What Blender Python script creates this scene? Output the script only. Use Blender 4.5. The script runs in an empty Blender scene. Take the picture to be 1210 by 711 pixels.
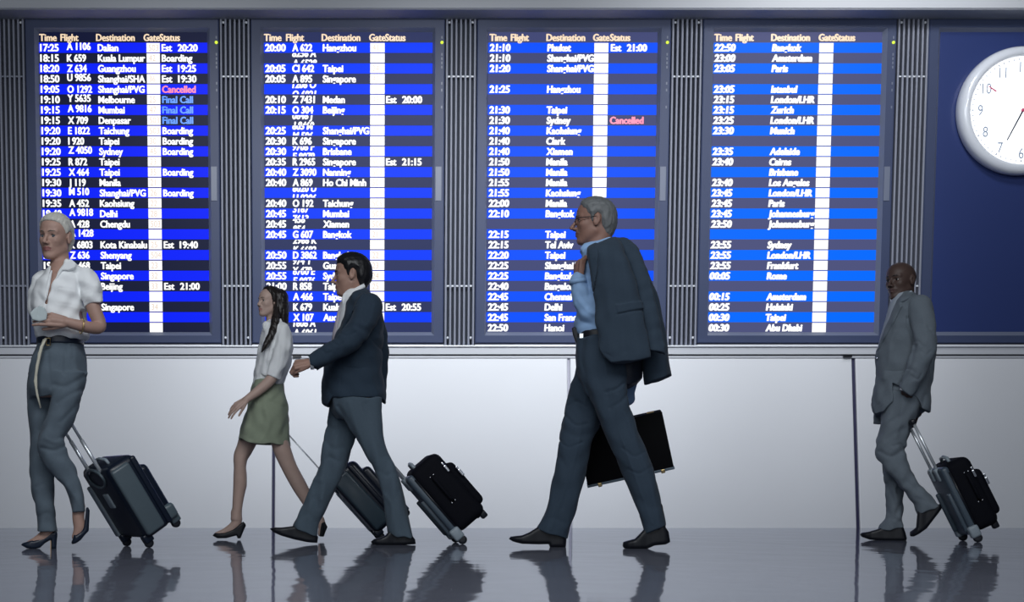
import bpy, bmesh, math
import numpy as np
from mathutils import Vector, Matrix

scene = bpy.context.scene
COL = scene.collection
D2R = math.pi / 180.0

# ------------------------------------------------------------------ camera
FPX = 1700.0            # focal length in pixels of the 1210 px wide frame
PX0, PY0 = 418.0, 591.0  # where the level optical axis meets the frame
CAMZ = 0.25
cam_data = bpy.data.cameras.new('camera')
cam_data.sensor_width = 36.0
cam_data.lens = 36.0 * FPX / 1210.0
cam_data.shift_x = (605.0 - PX0) / 1210.0
cam_data.shift_y = (PY0 - 355.5) / 1210.0
cam_data.clip_end = 200
camera = bpy.data.objects.new('camera', cam_data)
camera.location = (0, 0, CAMZ)
camera.rotation_euler = (math.pi / 2, 0, 0)
COL.objects.link(camera)
scene.camera = camera

# ------------------------------------------------------------------ view, world, lights
vs = scene.view_settings
scene.display_settings.display_device = 'sRGB'
vs.view_transform = 'Standard'
vs.look = 'None'
vs.gamma = 1.0
vs.exposure = 0.0
vs.use_curve_mapping = False

world = bpy.data.worlds.new('hall_ambient')
scene.world = world
world.use_nodes = True
wbg = world.node_tree.nodes['Background']
wbg.inputs[0].default_value = (0.52, 0.62, 0.82, 1)
wbg.inputs[1].default_value = 0.055


def aim(ob, target):
    d = Vector(target) - ob.location
    ob.rotation_euler = d.to_track_quat('-Z', 'Y').to_euler()


def spot(name, loc, target, watts, angle, blend, radius, col):
    l = bpy.data.lights.new(name, 'SPOT')
    l.energy = watts
    l.spot_size = angle * D2R
    l.spot_blend = blend
    l.shadow_soft_size = radius
    l.color = col
    o = bpy.data.objects.new(name, l)
    o.location = loc
    aim(o, target)
    COL.objects.link(o)
    return o


def area(name, loc, target, watts, sx, sy, col):
    l = bpy.data.lights.new(name, 'AREA')
    l.shape = 'RECTANGLE'
    l.size, l.size_y = sx, sy
    l.energy = watts
    l.color = col
    o = bpy.data.objects.new(name, l)
    o.location = loc
    aim(o, target)
    COL.objects.link(o)
    return o


# ceiling wall-washers between the walkway and the boards
for lx, lw in ((-1.5, 520), (0.8, 820), (3.0, 640), (5.4, 170)):
    spot('ceiling_wall_washer', (lx, 7.8, 4.6), (lx, 13.2, 2.25), lw, 54, 1.0, 0.25, (0.92, 0.955, 1.0))
spot('ceiling_header_washer', (4.7, 10.2, 5.4), (4.5, 12.7, 4.9), 260, 125, 1.0, 0.4, (0.95, 0.97, 1.0))
# added fill light, out of view, high in front of the walkers
area('high_front_fill', (0.4, 2.6, 4.6), (1.0, 8.3, 1.2), 235, 7.0, 2.0, (0.92, 0.96, 1.0))
# added frontal fill from behind the camera, for faces and clothes
area('low_front_fill', (-1.0, -5.5, 3.0), (1.0, 8.3, 1.3), 185, 8.0, 4.0, (0.88, 0.94, 1.0))


# ------------------------------------------------------------------ small helpers
def smooth_mesh(me):
    me.polygons.foreach_set('use_smooth', np.ones(len(me.polygons), dtype=bool))


def link(name, me, mat=None, parent=None):
    o = bpy.data.objects.new(name, me)
    COL.objects.link(o)
    if mat is not None:
        me.materials.append(mat)
    if parent is not None:
        o.parent = parent
    return o


def tag(o, label=None, cat=None, group=None, kind=None):
    if label: o['label'] = label
    if cat: o['category'] = cat
    if group: o['group'] = group
    if kind: o['kind'] = kind
    return o


def empty(name, loc=(0, 0, 0), rotz=0.0):
    o = bpy.data.objects.new(name, None)
    o.empty_display_size = 0.1
    o.location = loc
    o.rotation_euler = (0, 0, rotz)
    COL.objects.link(o)
    return o


def srgb(r, g, b):
    f = lambda v: (v / 255.0 / 12.92) if v <= 10 else ((v / 255.0 + 0.055) / 1.055) ** 2.4
    return (f(r), f(g), f(b))


def mat(name, col, rough=0.6, metal=0.0, spec=0.5, noise=0.0, nscale=40.0, bump=0.0, bscale=400.0, coat=0.0, sheen=0.0):
    m = bpy.data.materials.new(name)
    m.use_nodes = True
    nt = m.node_tree
    b = nt.nodes['Principled BSDF']
    b.inputs['Base Color'].default_value = (*col, 1)
    b.inputs['Roughness'].default_value = rough
    b.inputs['Metallic'].default_value = metal
    b.inputs['Specular IOR Level'].default_value = spec
    b.inputs['Coat Weight'].default_value = coat
    b.inputs['Sheen Weight'].default_value = sheen
    tc = nt.nodes.new('ShaderNodeTexCoord')
    if noise > 0:
        n = nt.nodes.new('ShaderNodeTexNoise')
        n.inputs['Scale'].default_value = nscale
        n.inputs['Detail'].default_value = 4
        nt.links.new(tc.outputs['Object'], n.inputs['Vector'])
        mr = nt.nodes.new('ShaderNodeMapRange')
        mr.inputs['To Min'].default_value = 1 - noise
        mr.inputs['To Max'].default_value = 1 + noise
        nt.links.new(n.outputs['Fac'], mr.inputs['Value'])
        mx = nt.nodes.new('ShaderNodeVectorMath')
        mx.operation = 'SCALE'
        mx.inputs[0].default_value = col
        nt.links.new(mr.outputs['Result'], mx.inputs['Scale'])
        nt.links.new(mx.outputs[0], b.inputs['Base Color'])
    if bump > 0:
        n2 = nt.nodes.new('ShaderNodeTexNoise')
        n2.inputs['Scale'].default_value = bscale
        n2.inputs['Detail'].default_value = 2
        nt.links.new(tc.outputs['Object'], n2.inputs['Vector'])
        bp = nt.nodes.new('ShaderNodeBump')
        bp.inputs['Strength'].default_value = bump
        bp.inputs['Distance'].default_value = 0.002
        nt.links.new(n2.outputs['Fac'], bp.inputs['Height'])
        nt.links.new(bp.outputs['Normal'], b.inputs['Normal'])
    return m


def emit(name, col, strength=1.0, rough=0.35, base=(0.02, 0.02, 0.03)):
    m = bpy.data.materials.new(name)
    m.use_nodes = True
    b = m.node_tree.nodes['Principled BSDF']
    b.inputs['Base Color'].default_value = (*base, 1)
    b.inputs['Roughness'].default_value = rough
    b.inputs['Emission Color'].default_value = (*col, 1)
    b.inputs['Emission Strength'].default_value = strength
    return m


def add_box(bm, x0, x1, y0, y1, z0, z1):
    v = [bm.verts.new(p) for p in ((x0, y0, z0), (x1, y0, z0), (x1, y1, z0), (x0, y1, z0),
                                   (x0, y0, z1), (x1, y0, z1), (x1, y1, z1), (x0, y1, z1))]
    for f in ((0, 3, 2, 1), (4, 5, 6, 7), (0, 1, 5, 4), (1, 2, 6, 5), (2, 3, 7, 6), (3, 0, 4, 7)):
        bm.faces.new([v[i] for i in f])


def bm_obj(name, bm, m, parent=None, smooth=False):
    me = bpy.data.meshes.new(name)
    bmesh.ops.recalc_face_normals(bm, faces=bm.faces[:])
    bm.to_mesh(me)
    bm.free()
    if smooth:
        smooth_mesh(me)
    return link(name, me, m, parent)


def box(name, x0, x1, y0, y1, z0, z1, m, parent=None, bevel=0.0, seg=2):
    bm = bmesh.new()
    add_box(bm, x0, x1, y0, y1, z0, z1)
    if bevel > 0:
        bmesh.ops.bevel(bm, geom=bm.edges[:], offset=bevel, segments=seg, profile=0.5, affect='EDGES')
    return bm_obj(name, bm, m, parent, smooth=bevel > 0 and seg > 2)


def add_tube(bm, pts, r, n=10, closed=False):
    """round tube through pts; r a number or one per point"""
    pts = [Vector(p) for p in pts]
    rs = r if hasattr(r, '__len__') else [r] * len(pts)
    rings = []
    up = Vector((0.13, 0.31, 0.94)).normalized()
    for i, p in enumerate(pts):
        if closed:
            t = pts[(i + 1) % len(pts)] - pts[i - 1]
        else:
            t = pts[min(i + 1, len(pts) - 1)] - pts[max(i - 1, 0)]
        t.normalize()
        a = t.cross(up)
        if a.length < 1e-3: a = t.cross(Vector((1, 0, 0)))
        a.normalize()
        b = t.cross(a)
        rings.append([bm.verts.new(p + (a * math.cos(2 * math.pi * k / n) + b * math.sin(2 * math.pi * k / n)) * rs[i]) for k in range(n)])
    cnt = len(rings)
    for i in range(cnt if closed else cnt - 1):
        A, B = rings[i], rings[(i + 1) % cnt]
        for k in range(n):
            bm.faces.new((A[k], A[(k + 1) % n], B[(k + 1) % n], B[k]))
    if not closed:
        bm.faces.new(rings[0][::-1])
        bm.faces.new(rings[-1])


def tube_obj(name, pts, r, m, parent=None, n=10, closed=False):
    bm = bmesh.new()
    add_tube(bm, pts, r, n, closed)
    return bm_obj(name, bm, m, parent, smooth=True)


def add_lathe(bm, prof, origin, axis, n=48):
    """revolve (radius, height) profile about axis through origin"""
    axis = Vector(axis).normalized()
    u = axis.orthogonal().normalized()
    v = axis.cross(u)
    rings = []
    for (r, h) in prof:
        c = Vector(origin) + axis * h
        rings.append([bm.verts.new(c + (u * math.cos(2 * math.pi * k / n) + v * math.sin(2 * math.pi * k / n)) * max(r, 1e-5)) for k in range(n)])
    for i in range(len(rings) - 1):
        for k in range(n):
            bm.faces.new((rings[i][k], rings[i][(k + 1) % n], rings[i + 1][(k + 1) % n], rings[i + 1][k]))
    bm.faces.new(rings[0][::-1])
    bm.faces.new(rings[-1])


# ------------------------------------------------------------------ view-aligned frames
class Frame:
    """A standing place on the floor: local x across the line of sight, y away from the lens, z up."""
    def __init__(self, px, py):
        self.Y = CAMZ * FPX / (py - PY0)
        rx = (px - PX0) / FPX
        self.th = math.atan(rx)
        self.ey = np.array([math.sin(self.th), math.cos(self.th), 0.0])
        self.ex = np.array([math.cos(self.th), -math.sin(self.th), 0.0])
        self.root = np.array([rx * self.Y, self.Y, 0.0])
        self.D = float(self.root @ self.ey)
        self.s = FPX / self.Y          # pixels per metre here

    def P(self, px, py, o=0.0):
        r = np.array([(px - PX0) / FPX, 1.0, (PY0 - py) / FPX])
        t = (self.D + o) / float(r @ self.ey)
        p = np.array([0, 0, CAMZ]) + r * t
        q = p - self.root
        return np.array([float(q @ self.ex), float(q @ self.ey), p[2]])

    def m(self, px):
        return px / self.s

    def empty(self, name):
        return empty(name, tuple(self.root), -self.th)


# ------------------------------------------------------------------ sculpting by distance fields
def smin(a, b, k):
    if k <= 0: return np.minimum(a, b)
    h = np.clip(0.5 + 0.5 * (b - a) / k, 0, 1)
    return b + (a - b) * h - k * h * (1 - h)


def smax(a, b, k):
    return -smin(-a, -b, k)


def pchip(x, y, xi):
    x = np.asarray(x, float); y = np.asarray(y, float)
    n = len(x)
    if n == 2: return np.interp(xi, x, y)
    h = np.diff(x); d = np.diff(y) / h
    m = np.zeros(n)
    for i in range(1, n - 1):
        if d[i - 1] * d[i] > 0:
            w1 = 2 * h[i] + h[i - 1]; w2 = h[i] + 2 * h[i - 1]
            m[i] = (w1 + w2) / (w1 / d[i - 1] + w2 / d[i])
    m[0], m[-1] = d[0], d[-1]
    xi = np.clip(xi, x[0], x[-1])
    j = np.clip(np.searchsorted(x, xi) - 1, 0, n - 2)
    t = (xi - x[j]) / h[j]
    return ((1 + 2 * t) * (1 - t) ** 2 * y[j] + t * (1 - t) ** 2 * h[j] * m[j]
            + t * t * (3 - 2 * t) * y[j + 1] + t * t * (t - 1) * h[j] * m[j + 1])


def catmull(P, sub=5):
    P = np.asarray(P, float)
    if len(P) < 3:
        return np.array([P[0] + (P[-1] - P[0]) * t for t in np.linspace(0, 1, sub + 1)])
    Q = np.vstack([2 * P[0] - P[1], P, 2 * P[-1] - P[-2]])
    out = []
    for i in range(1, len(Q) - 2):
        for t in np.linspace(0, 1, sub, endpoint=False):
            a, b, c, d = Q[i - 1], Q[i], Q[i + 1], Q[i + 2]
            out.append(0.5 * (2 * b + (c - a) * t + (2 * a - 5 * b + 4 * c - d) * t * t + (3 * b - a - 3 * c + d) * t ** 3))
    out.append(P[-1])
    return np.array(out)


def poly_sdf(poly, X, Z):
    poly = np.asarray(poly, float)
    d = np.full(X.shape, 1e9); s = np.ones(X.shape)
    n = len(poly)
    for i in range(n):
        a = poly[i]; b = poly[i - 1]
        ex, ez = b - a
        wx, wz = X - a[0], Z - a[1]
        t = np.clip((wx * ex + wz * ez) / (ex * ex + ez * ez + 1e-12), 0, 1)
        d = np.minimum(d, (wx - ex * t) ** 2 + (wz - ez * t) ** 2)
        c1 = Z >= a[1]; c2 = Z < b[1]; c3 = ex * wz > ez * wx
        flip = (c1 & c2 & c3) | (~c1 & ~c2 & ~c3)
        s = np.where(flip, -s, s)
    return s * np.sqrt(d)


def line_d2(pts, X, Z):
    d = np.full(X.shape, 1e9)
    for a, b in zip(pts[:-1], pts[1:]):
        ex, ez = b[0] - a[0], b[1] - a[1]
        wx, wz = X - a[0], Z - a[1]
        t = np.clip((wx * ex + wz * ez) / (ex * ex + ez * ez + 1e-12), 0, 1)
        d = np.minimum(d, (wx - ex * t) ** 2 + (wz - ez * t) ** 2)
    return d


def ell(X, Y, Z, c, r):
    qx, qy, qz = (X - c[0]) / r[0], (Y - c[1]) / r[1], (Z - c[2]) / r[2]
    k0 = np.sqrt(qx * qx + qy * qy + qz * qz)
    k1 = np.sqrt((qx / r[0]) ** 2 + (qy / r[1]) ** 2 + (qz / r[2]) ** 2) + 1e-9
    return k0 * (k0 - 1.0) / k1


def cap(X, Y, Z, a, b, ra, rb, sb=1.0):
    """tapered capsule; sb stretches it along local y"""
    a = np.asarray(a, float); b = np.asarray(b, float)
    e = b - a
    wx, wy, wz = X - a[0], Y - a[1], Z - a[2]
    t = np.clip((wx * e[0] + wy * e[1] + wz * e[2]) / (e @ e + 1e-12), 0, 1)
    dx, dy, dz = wx - e[0] * t, (wy - e[1] * t) / sb, wz - e[2] * t
    return np.sqrt(dx * dx + dy * dy + dz * dz) - (ra + (rb - ra) * t)


class Field:
    def __init__(self, fr, vox=0.004):
        self.fr, self.vox, self.ops = fr, vox, []

    def _op(self, kind, lo, hi, fn, k):
        self.ops.append((kind, np.asarray(lo, float), np.asarray(hi, float), fn, k))

    # rows: (py, xleft, xright, o, ry) in picture pixels and metres of half depth
    def stack(self, rows, k=0.02, inset=0.0, p=2.3, kind='add', round_=0.006, grow=0.0):
        fr = self.fr
        cs, As, Bs, Rx, Ry = [], [], [], [], []
        for (py, xl, xr, o, ry) in rows:
            c = fr.P((xl + xr) / 2, py, o)
            l = fr.P(xl, py, o)
            cs.append(c[2]); As.append(c[0]); Bs.append(c[1])
            Rx.append(max(c[0] - l[0] - inset + grow, 0.004)); Ry.append(max(ry - inset + grow, 0.004))
        idx = np.argsort(cs)
        cs, As, Bs, Rx, Ry = [np.array(v)[idx] for v in (cs, As, Bs, Rx, Ry)]
        lo = [np.min(As - Rx), np.min(Bs - Ry), cs[0]]
        hi = [np.max(As + Rx), np.max(Bs + Ry), cs[-1]]

        def fn(X, Y, Z):
            z = Z[0, 0, :]
            a, b, rx, ry = [pchip(cs, v, z)[None, None, :] for v in (As, Bs, Rx, Ry)]
            n = (np.abs((X - a) / rx) ** p + np.abs((Y - b) / ry) ** p) ** (1.0 / p)
            d = (n - 1) * np.minimum(rx, ry)
            e = np.maximum(Z - cs[-1], cs[0] - Z)
            return smax(d, e + np.zeros_like(d), round_)
        self._op(kind, lo, hi, fn, k)
        return self

    def tube(self, pts, rad, k=0.015, sb=1.0, sub=5, kind='add', inset=0.0, local=False):
        """pts (px, py, o) in the picture, or local metres; rad metres per point"""
        P = np.array(pts, float) if local else np.array([self.fr.P(*q) for q in pts])
        Q = catmull(np.hstack([P, np.array(rad, float)[:, None] - inset]), sub)
        r = np.maximum(Q[:, 3], 0.002)
        R = r.max() * max(1, sb)
        lo = Q[:, :3].min(0) - R; hi = Q[:, :3].max(0) + R

        def fn(X, Y, Z):
            d = None
            for i in range(len(Q) - 1):
                e = cap(X, Y, Z, Q[i, :3], Q[i + 1, :3], r[i], r[i + 1], sb)
                d = e if d is None else np.minimum(d, e)
            return d
        self._op(kind, lo, hi, fn, k)
        return self

    def prof(self, poly, o, hw, r=0.008, k=0.01, kind='add', grow=0.0, taper=None):
        """outline poly in pixels at depth o, half width hw along the sight line, rounded by r"""
        A = np.array([self.fr.P(x, y, o)[[0, 2]] for x, y in poly])
        b0 = self.fr.P(poly[0][0], poly[0][1], o)[1]
        lo = [A[:, 0].min(), b0 - hw, A[:, 1].min()]; hi = [A[:, 0].max(), b0 + hw, A[:, 1].max()]

        def fn(X, Y, Z):
            x2 = X[:, 0, 0][:, None] + 0 * Z[0, 0, :][None, :]
            z2 = Z[0, 0, :][None, :] + 0 * X[:, 0, 0][:, None]
            d2 = poly_sdf(A, x2, z2)[:, None, :] - grow
            w = hw
            if taper is not None:      # width factors from the left end of the outline to the right
                t = (X - lo[0]) / (hi[0] - lo[0])
                w = hw * np.interp(t.ravel(), np.linspace(0, 1, len(taper)), taper).reshape(t.shape)
            q1 = d2 + r; q2 = np.abs(Y - b0) - w + r
            return np.sqrt(np.maximum(q1, 0) ** 2 + np.maximum(q2, 0) ** 2) + np.minimum(np.maximum(q1, q2), 0) - r
        self._op(kind, lo, hi, fn, k)
        return self

    def func(self, lo, hi, fn, k=0.01, kind='add'):
        self._op(kind, lo, hi, fn, k)
        return self

    def crease(self, pts, w, amp, near=None):
        """groove (amp > 0) or ridge along a picture polyline, w pixels wide"""
        A = np.array([self.fr.P(x, y)[[0, 2]] for x, y in pts])
        A = catmull(A, 4)
        amp *= 0.62 if w > 0.95 else 0.55
        w = (w * 1.35 if w > 0.95 else w) / self.fr.s
        lo = [A[:, 0].min() - 2 * w, -9, A[:, 1].min() - 2 * w]; hi = [A[:, 0].max() + 2 * w, 9, A[:, 1].max() + 2 * w]

        def fn(X, Y, Z):
            x2 = X[:, 0, 0][:, None] + 0 * Z[0, 0, :][None, :]
            z2 = Z[0, 0, :][None, :] + 0 * X[:, 0, 0][:, None]
            g = amp * np.exp(-line_d2(A, x2, z2) / (w * w))[:, None, :]
            if near is not None:
                g = g * (Y < near)
            return g
        self._op('disp', lo, hi, fn, 0)
        return self

    def emboss(self, poly, amp, near=None, soft=0.003):
        A = np.array([self.fr.P(x, y)[[0, 2]] for x, y in poly])
        lo = [A[:, 0].min(), -9, A[:, 1].min()]; hi = [A[:, 0].max(), 9, A[:, 1].max()]

        def fn(X, Y, Z):
            x2 = X[:, 0, 0][:, None] + 0 * Z[0, 0, :][None, :]
            z2 = Z[0, 0, :][None, :] + 0 * X[:, 0, 0][:, None]
            g = -amp * np.clip(0.5 - poly_sdf(A, x2, z2) / (2 * soft), 0, 1)[:, None, :]
            if near is not None:
                g = g * (Y < near)
            return g
        self._op('disp', lo, hi, fn, 0)
        return self

    def ripple(self, amp, wl, seed=0, squash=(1, 1, 1)):
        rng = np.random.RandomState(seed)
        dirs = rng.normal(size=(6, 3)) * np.array(squash)
        dirs = dirs / np.linalg.norm(dirs, axis=1)[:, None]
        ph = rng.uniform(0, 6.28, 6); fq = rng.uniform(0.7, 1.5, 6) * 2 * math.pi / wl

        def fn(X, Y, Z):
            g = 0
            for d, p_, f in zip(dirs, ph, fq):
                g = g + np.sin((X * d[0] + Y * d[1] + Z * d[2]) * f + p_)
            return (amp / 2.2) * g
        self._op('disp', [-9, -9, -9], [9, 9, 9], fn, 0)
        return self

    def build(self, name, m, parent, smooth=1):
        vox = self.vox
        los = np.array([o[1] for o in self.ops if o[0] == 'add']); his = np.array([o[2] for o in self.ops if o[0] == 'add'])
        lo = los.min(0) - 4 * vox - 0.01; hi = his.max(0) + 4 * vox + 0.01
        ax = [np.arange(lo[i], hi[i] + vox, vox, dtype=np.float32) for i in range(3)]
        F = np.full([len(a) for a in ax], 0.5, dtype=np.float32)
        for kind, l, h, fn, k in self.ops:
            mg = (k if k else 0) + 3 * vox + 0.012
            sl = []
            for i in range(3):
                i0 = int(np.searchsorted(ax[i], l[i] - mg)); i1 = int(np.searchsorted(ax[i], h[i] + mg))
                sl.append(slice(max(i0, 0), min(i1, len(ax[i]))))
            if any(s.stop - s.start < 1 for s in sl): continue
            X = ax[0][sl[0]][:, None, None]; Y = ax[1][sl[1]][None, :, None]; Z = ax[2][sl[2]][None, None, :]
            v = fn(X, Y, Z)
            S = F[sl[0], sl[1], sl[2]]
            if kind == 'add': S[...] = smin(S, v, k)
            elif kind == 'sub': S[...] = smax(S, -v, k)
            elif kind == 'int': S[...] = smax(S, v, k)
            else: S += v
        V, Q = surface_nets(F, ax)
        for _ in range(smooth):
            V = relax(V, Q)
        me = mesh_from(name, V, Q)
        self.V = V
        return link(name, me, m, parent)


def surface_nets(F, ax):
    ins = F < 0
    cnt = np.zeros([n - 1 for n in F.shape], dtype=np.int8)
    for i in (0, 1):
        for j in (0, 1):
            for k in (0, 1):
                cnt += ins[i:F.shape[0] - 1 + i, j:F.shape[1] - 1 + j, k:F.shape[2] - 1 + k]
    act = np.argwhere((cnt > 0) & (cnt < 8))
    idx = np.full(cnt.shape, -1, dtype=np.int32)
    idx[act[:, 0], act[:, 1], act[:, 2]] = np.arange(len(act))
    corners = [(i, j, k) for i in (0, 1) for j in (0, 1) for k in (0, 1)]
    val = {c: F[act[:, 0] + c[0], act[:, 1] + c[1], act[:, 2] + c[2]].astype(np.float64) for c in corners}
    S = np.zeros((len(act), 3)); N = np.zeros(len(act))
    for c in corners:
        for a in range(3):
            if c[a] == 0:
                d = list(c); d[a] = 1; d = tuple(d)
                v0, v1 = val[c], val[d]
                x = (v0 < 0) != (v1 < 0)
                t = np.where(x, v0 / np.where(x, v0 - v1, 1), 0)
                p = np.tile(np.array(c, float), (len(act), 1))
                p[:, a] += t
                S += p * x[:, None]; N += x
    S /= N[:, None]
    vox = float(ax[0][1] - ax[0][0])
    V = np.stack([ax[i][0] + (act[:, i] + S[:, i]) * vox for i in range(3)], 1)
    quads = []
    for a in range(3):
        u, w = (a + 1) % 3, (a + 2) % 3
        s0 = [slice(None)] * 3; s1 = [slice(None)] * 3
        s0[a] = slice(0, -1); s1[a] = slice(1, None)
        for q in (u, w):
            s0[q] = slice(1, -1); s1[q] = slice(1, -1)
        A, B = ins[tuple(s0)], ins[tuple(s1)]
        for flip, msk in ((False, A & ~B), (True, ~A & B)):
            e = np.argwhere(msk)
            if not len(e): continue
            e[:, u] += 1; e[:, w] += 1
            def cell(du, dw):
                g = e.copy(); g[:, u] += du; g[:, w] += dw
                return idx[g[:, 0], g[:, 1], g[:, 2]]
            q = np.stack([cell(-1, -1), cell(0, -1), cell(0, 0), cell(-1, 0)], 1)
            quads.append(q[:, ::-1] if flip else q)
    Q = np.concatenate(quads)
    Q = Q[(Q >= 0).all(1)]
    return V, Q


def relax(V, Q, f=0.5):
    n = len(V)
    acc = np.zeros((n, 3)); cnt = np.zeros(n)
    for i in range(4):
        a, b = Q[:, i], Q[:, (i + 1) % 4]
        for s, t in ((a, b), (b, a)):
            cnt += np.bincount(s, minlength=n)
            for c in range(3):
                acc[:, c] += np.bincount(s, weights=V[t, c], minlength=n)
    return V * (1 - f) + f * acc / np.maximum(cnt, 1)[:, None]


def mesh_from(name, V, Q):
    me = bpy.data.meshes.new(name)
    me.vertices.add(len(V))
    me.vertices.foreach_set('co', V.astype(np.float32).ravel())
    me.loops.add(len(Q) * 4)
    me.loops.foreach_set('vertex_index', Q.astype(np.int32).ravel())
    me.polygons.add(len(Q))
    me.polygons.foreach_set('loop_start', np.arange(0, len(Q) * 4, 4, dtype=np.int32))
    me.polygons.foreach_set('loop_total', np.full(len(Q), 4, dtype=np.int32))
    me.update(calc_edges=True)
    me.validate()
    smooth_mesh(me)
    return me

# ------------------------------------------------------------------ setting materials
M = {}
M['panel'] = mat('white_cladding', (0.80, 0.82, 0.86), 0.42, noise=0.02, nscale=2.0)
M['ledge'] = mat('satin_grey_metal', (0.60, 0.62, 0.67), 0.42)
M['nose'] = mat('pale_edge_metal', (0.80, 0.83, 0.88), 0.35)
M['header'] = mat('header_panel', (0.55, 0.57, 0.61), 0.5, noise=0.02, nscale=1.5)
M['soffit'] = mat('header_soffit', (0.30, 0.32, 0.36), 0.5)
M['backing'] = mat('dark_backing', (0.030, 0.038, 0.06), 0.7)
M['bezel'] = mat('board_bezel', (0.054, 0.072, 0.145), 0.45, spec=0.3, noise=0.05, nscale=8)
M['lip'] = mat('board_lip', (0.16, 0.185, 0.26), 0.40)
M['slat'] = mat('grille_slat', (0.26, 0.28, 0.35), 0.45)
M['joint'] = mat('joint_gap', (0.02, 0.02, 0.07), 0.6)
M['joint_pale'] = mat('joint_filled', (0.42, 0.42, 0.50), 0.5)
M['black'] = mat('black_plastic', (0.008, 0.009, 0.014), 0.35)

# floor: polished stone, faintly uneven
fm = bpy.data.materials.new('polished_floor')
fm.use_nodes = True
nt = fm.node_tree
nt.nodes.remove(nt.nodes['Principled BSDF'])
dif = nt.nodes.new('ShaderNodeBsdfDiffuse')
dif.inputs['Color'].default_value = (0.15, 0.16, 0.20, 1)
glo = nt.nodes.new('ShaderNodeBsdfGlossy')
glo.inputs['Color'].default_value = (0.93, 0.945, 0.985, 1)
glo.inputs['Roughness'].default_value = 0.045
fre = nt.nodes.new('ShaderNodeFresnel')
fre.inputs['IOR'].default_value = 1.06
mixs = nt.nodes.new('ShaderNodeMixShader')
nt.links.new(fre.outputs[0], mixs.inputs[0])
nt.links.new(dif.outputs[0], mixs.inputs[1])
nt.links.new(glo.outputs[0], mixs.inputs[2])
nt.links.new(mixs.outputs[0], nt.nodes['Material Output'].inputs['Surface'])
tc = nt.nodes.new('ShaderNodeTexCoord')
mp = nt.nodes.new('ShaderNodeMapping')
mp.inputs['Scale'].default_value = (1.0, 0.55, 1.0)
n1 = nt.nodes.new('ShaderNodeTexNoise')
n1.inputs['Scale'].default_value = 2.6
n1.inputs['Detail'].default_value = 2.0
bp = nt.nodes.new('ShaderNodeBump')
bp.inputs['Strength'].default_value = 0.28
bp.inputs['Distance'].default_value = 0.012
nt.links.new(tc.outputs['Object'], mp.inputs['Vector'])
nt.links.new(mp.outputs[0], n1.inputs['Vector'])
nt.links.new(n1.outputs['Fac'], bp.inputs['Height'])
for nd in (dif, glo, fre):
    nt.links.new(bp.outputs['Normal'], nd.inputs['Normal'])

YW = 13.2                      # face of the low wall
tag(box('floor', -14, 18, -2.0, YW + 0.2, -0.2, 0.0, fm), kind='structure')
SX = FPX / YW                  # pixels per metre on the wall
wx = lambda px: (px - PX0) / SX
wz = lambda py: CAMZ + (PY0 - py) / SX

# low wall: backing with a dark core, cladding panels with joints between them
wall = tag(box('wall_back', -14, 18, YW + 0.17, YW + 0.45, 0.0, 5.6, M['backing']), kind='structure')
seams = [(-358, 3.0, None), (-22, 3.0, None), (323.8, 3.2, 'joint'), (672, 3.2, 'joint_pale'), (1008.6, 4.2, 'joint'), (1350, 3, None), (1690, 3, None)]
ztop = wz(423.2)
edges = [-14.0] + [wx(s[0]) for s in seams] + [18.0]
gap = [0] + [s[1] / SX / 2 for s in seams] + [0]
for i in range(len(edges) - 1):
    bm = bmesh.new()
    add_box(bm, edges[i] + gap[i], edges[i + 1] - gap[i + 1], YW, YW + 0.055, -0.02, ztop)
    bmesh.ops.bevel(bm, geom=[e for e in bm.edges if max(v.co.y for v in e.verts) < YW + 0.01 and max(v.co.z for v in e.verts) > 0], offset=0.010, segments=2, profile=0.5, affect='EDGES')
    bm_obj('cladding_panel', bm, M['panel'], wall)
for s in seams:
    if s[2]:
        box('panel_joint', wx(s[0]) - s[1] / SX / 2 - 0.005, wx(s[0]) + s[1] / SX / 2 + 0.005, YW + 0.025, YW + 0.10, -0.01, ztop + 0.02, M[s[2]], wall)
for px, py in ((1000.5, 421.2), (351, 421.2)):
    box('joint_clip', wx(px - 5), wx(px + 5), YW - 0.035, YW - 0.01, wz(py + 0.9), wz(py - 0.9), M['black'], wall)

# the low wall leans: its foot stands forward of its top
for ch in list(wall.children):
    if ch.name.startswith(('cladding_panel', 'panel_joint')):
        for v in ch.data.vertices:
            v.co.y -= 0.13 * (1.0 - v.co.z / ztop)

# ledge under the boards
box_t = lambda n, y0, y1, za, zb, m, bv: tag(box(n, -14, 18, y0, y1, za, zb, m, None, bevel=bv, seg=2), kind='structure')
box_t('trim_1', YW - 0.006, YW + 0.12, wz(423.0), wz(420.2), M['ledge'], 0.004)
led = box_t('trim_2', YW - 0.03, YW + 0.20, wz(418.2) - 0.005, wz(410.3), M['ledge'], 0.003)
bm = bmesh.new()
yy, zz = YW - 0.045, wz(409.2)
prof_pts = [(YW + 0.20, zz - 0.010), (yy, zz - 0.010), (yy - 0.008, zz - 0.004), (yy - 0.006, zz + 0.006), (YW + 0.20, zz + 0.018)]
va = [bm.verts.new((-14, a, b)) for a, b in prof_pts]
vb = [bm.verts.new((18, a, b)) for a, b in prof_pts]
for i in range(5):
    bm.faces.new((va[i], va[(i + 1) % 5], vb[(i + 1) % 5], vb[i]))
bm.faces.new(va); bm.faces.new(vb[::-1])
tag(bm_obj('trim_3', bm, M['nose']), kind='structure')

# ------------------------------------------------------------------ the tilted display facade
TILT = 4.72 * D2R
YB, ZB = 13.27, 1.680
ST, CT = math.sin(TILT), math.cos(TILT)


def plane(px, py):
    rx, rz = (px - PX0) / FPX, (PY0 - py) / FPX
    v = (CAMZ - ZB + YB * rz) / (CT + ST * rz)
    t = YB - v * ST
    return t * rx, v


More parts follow.
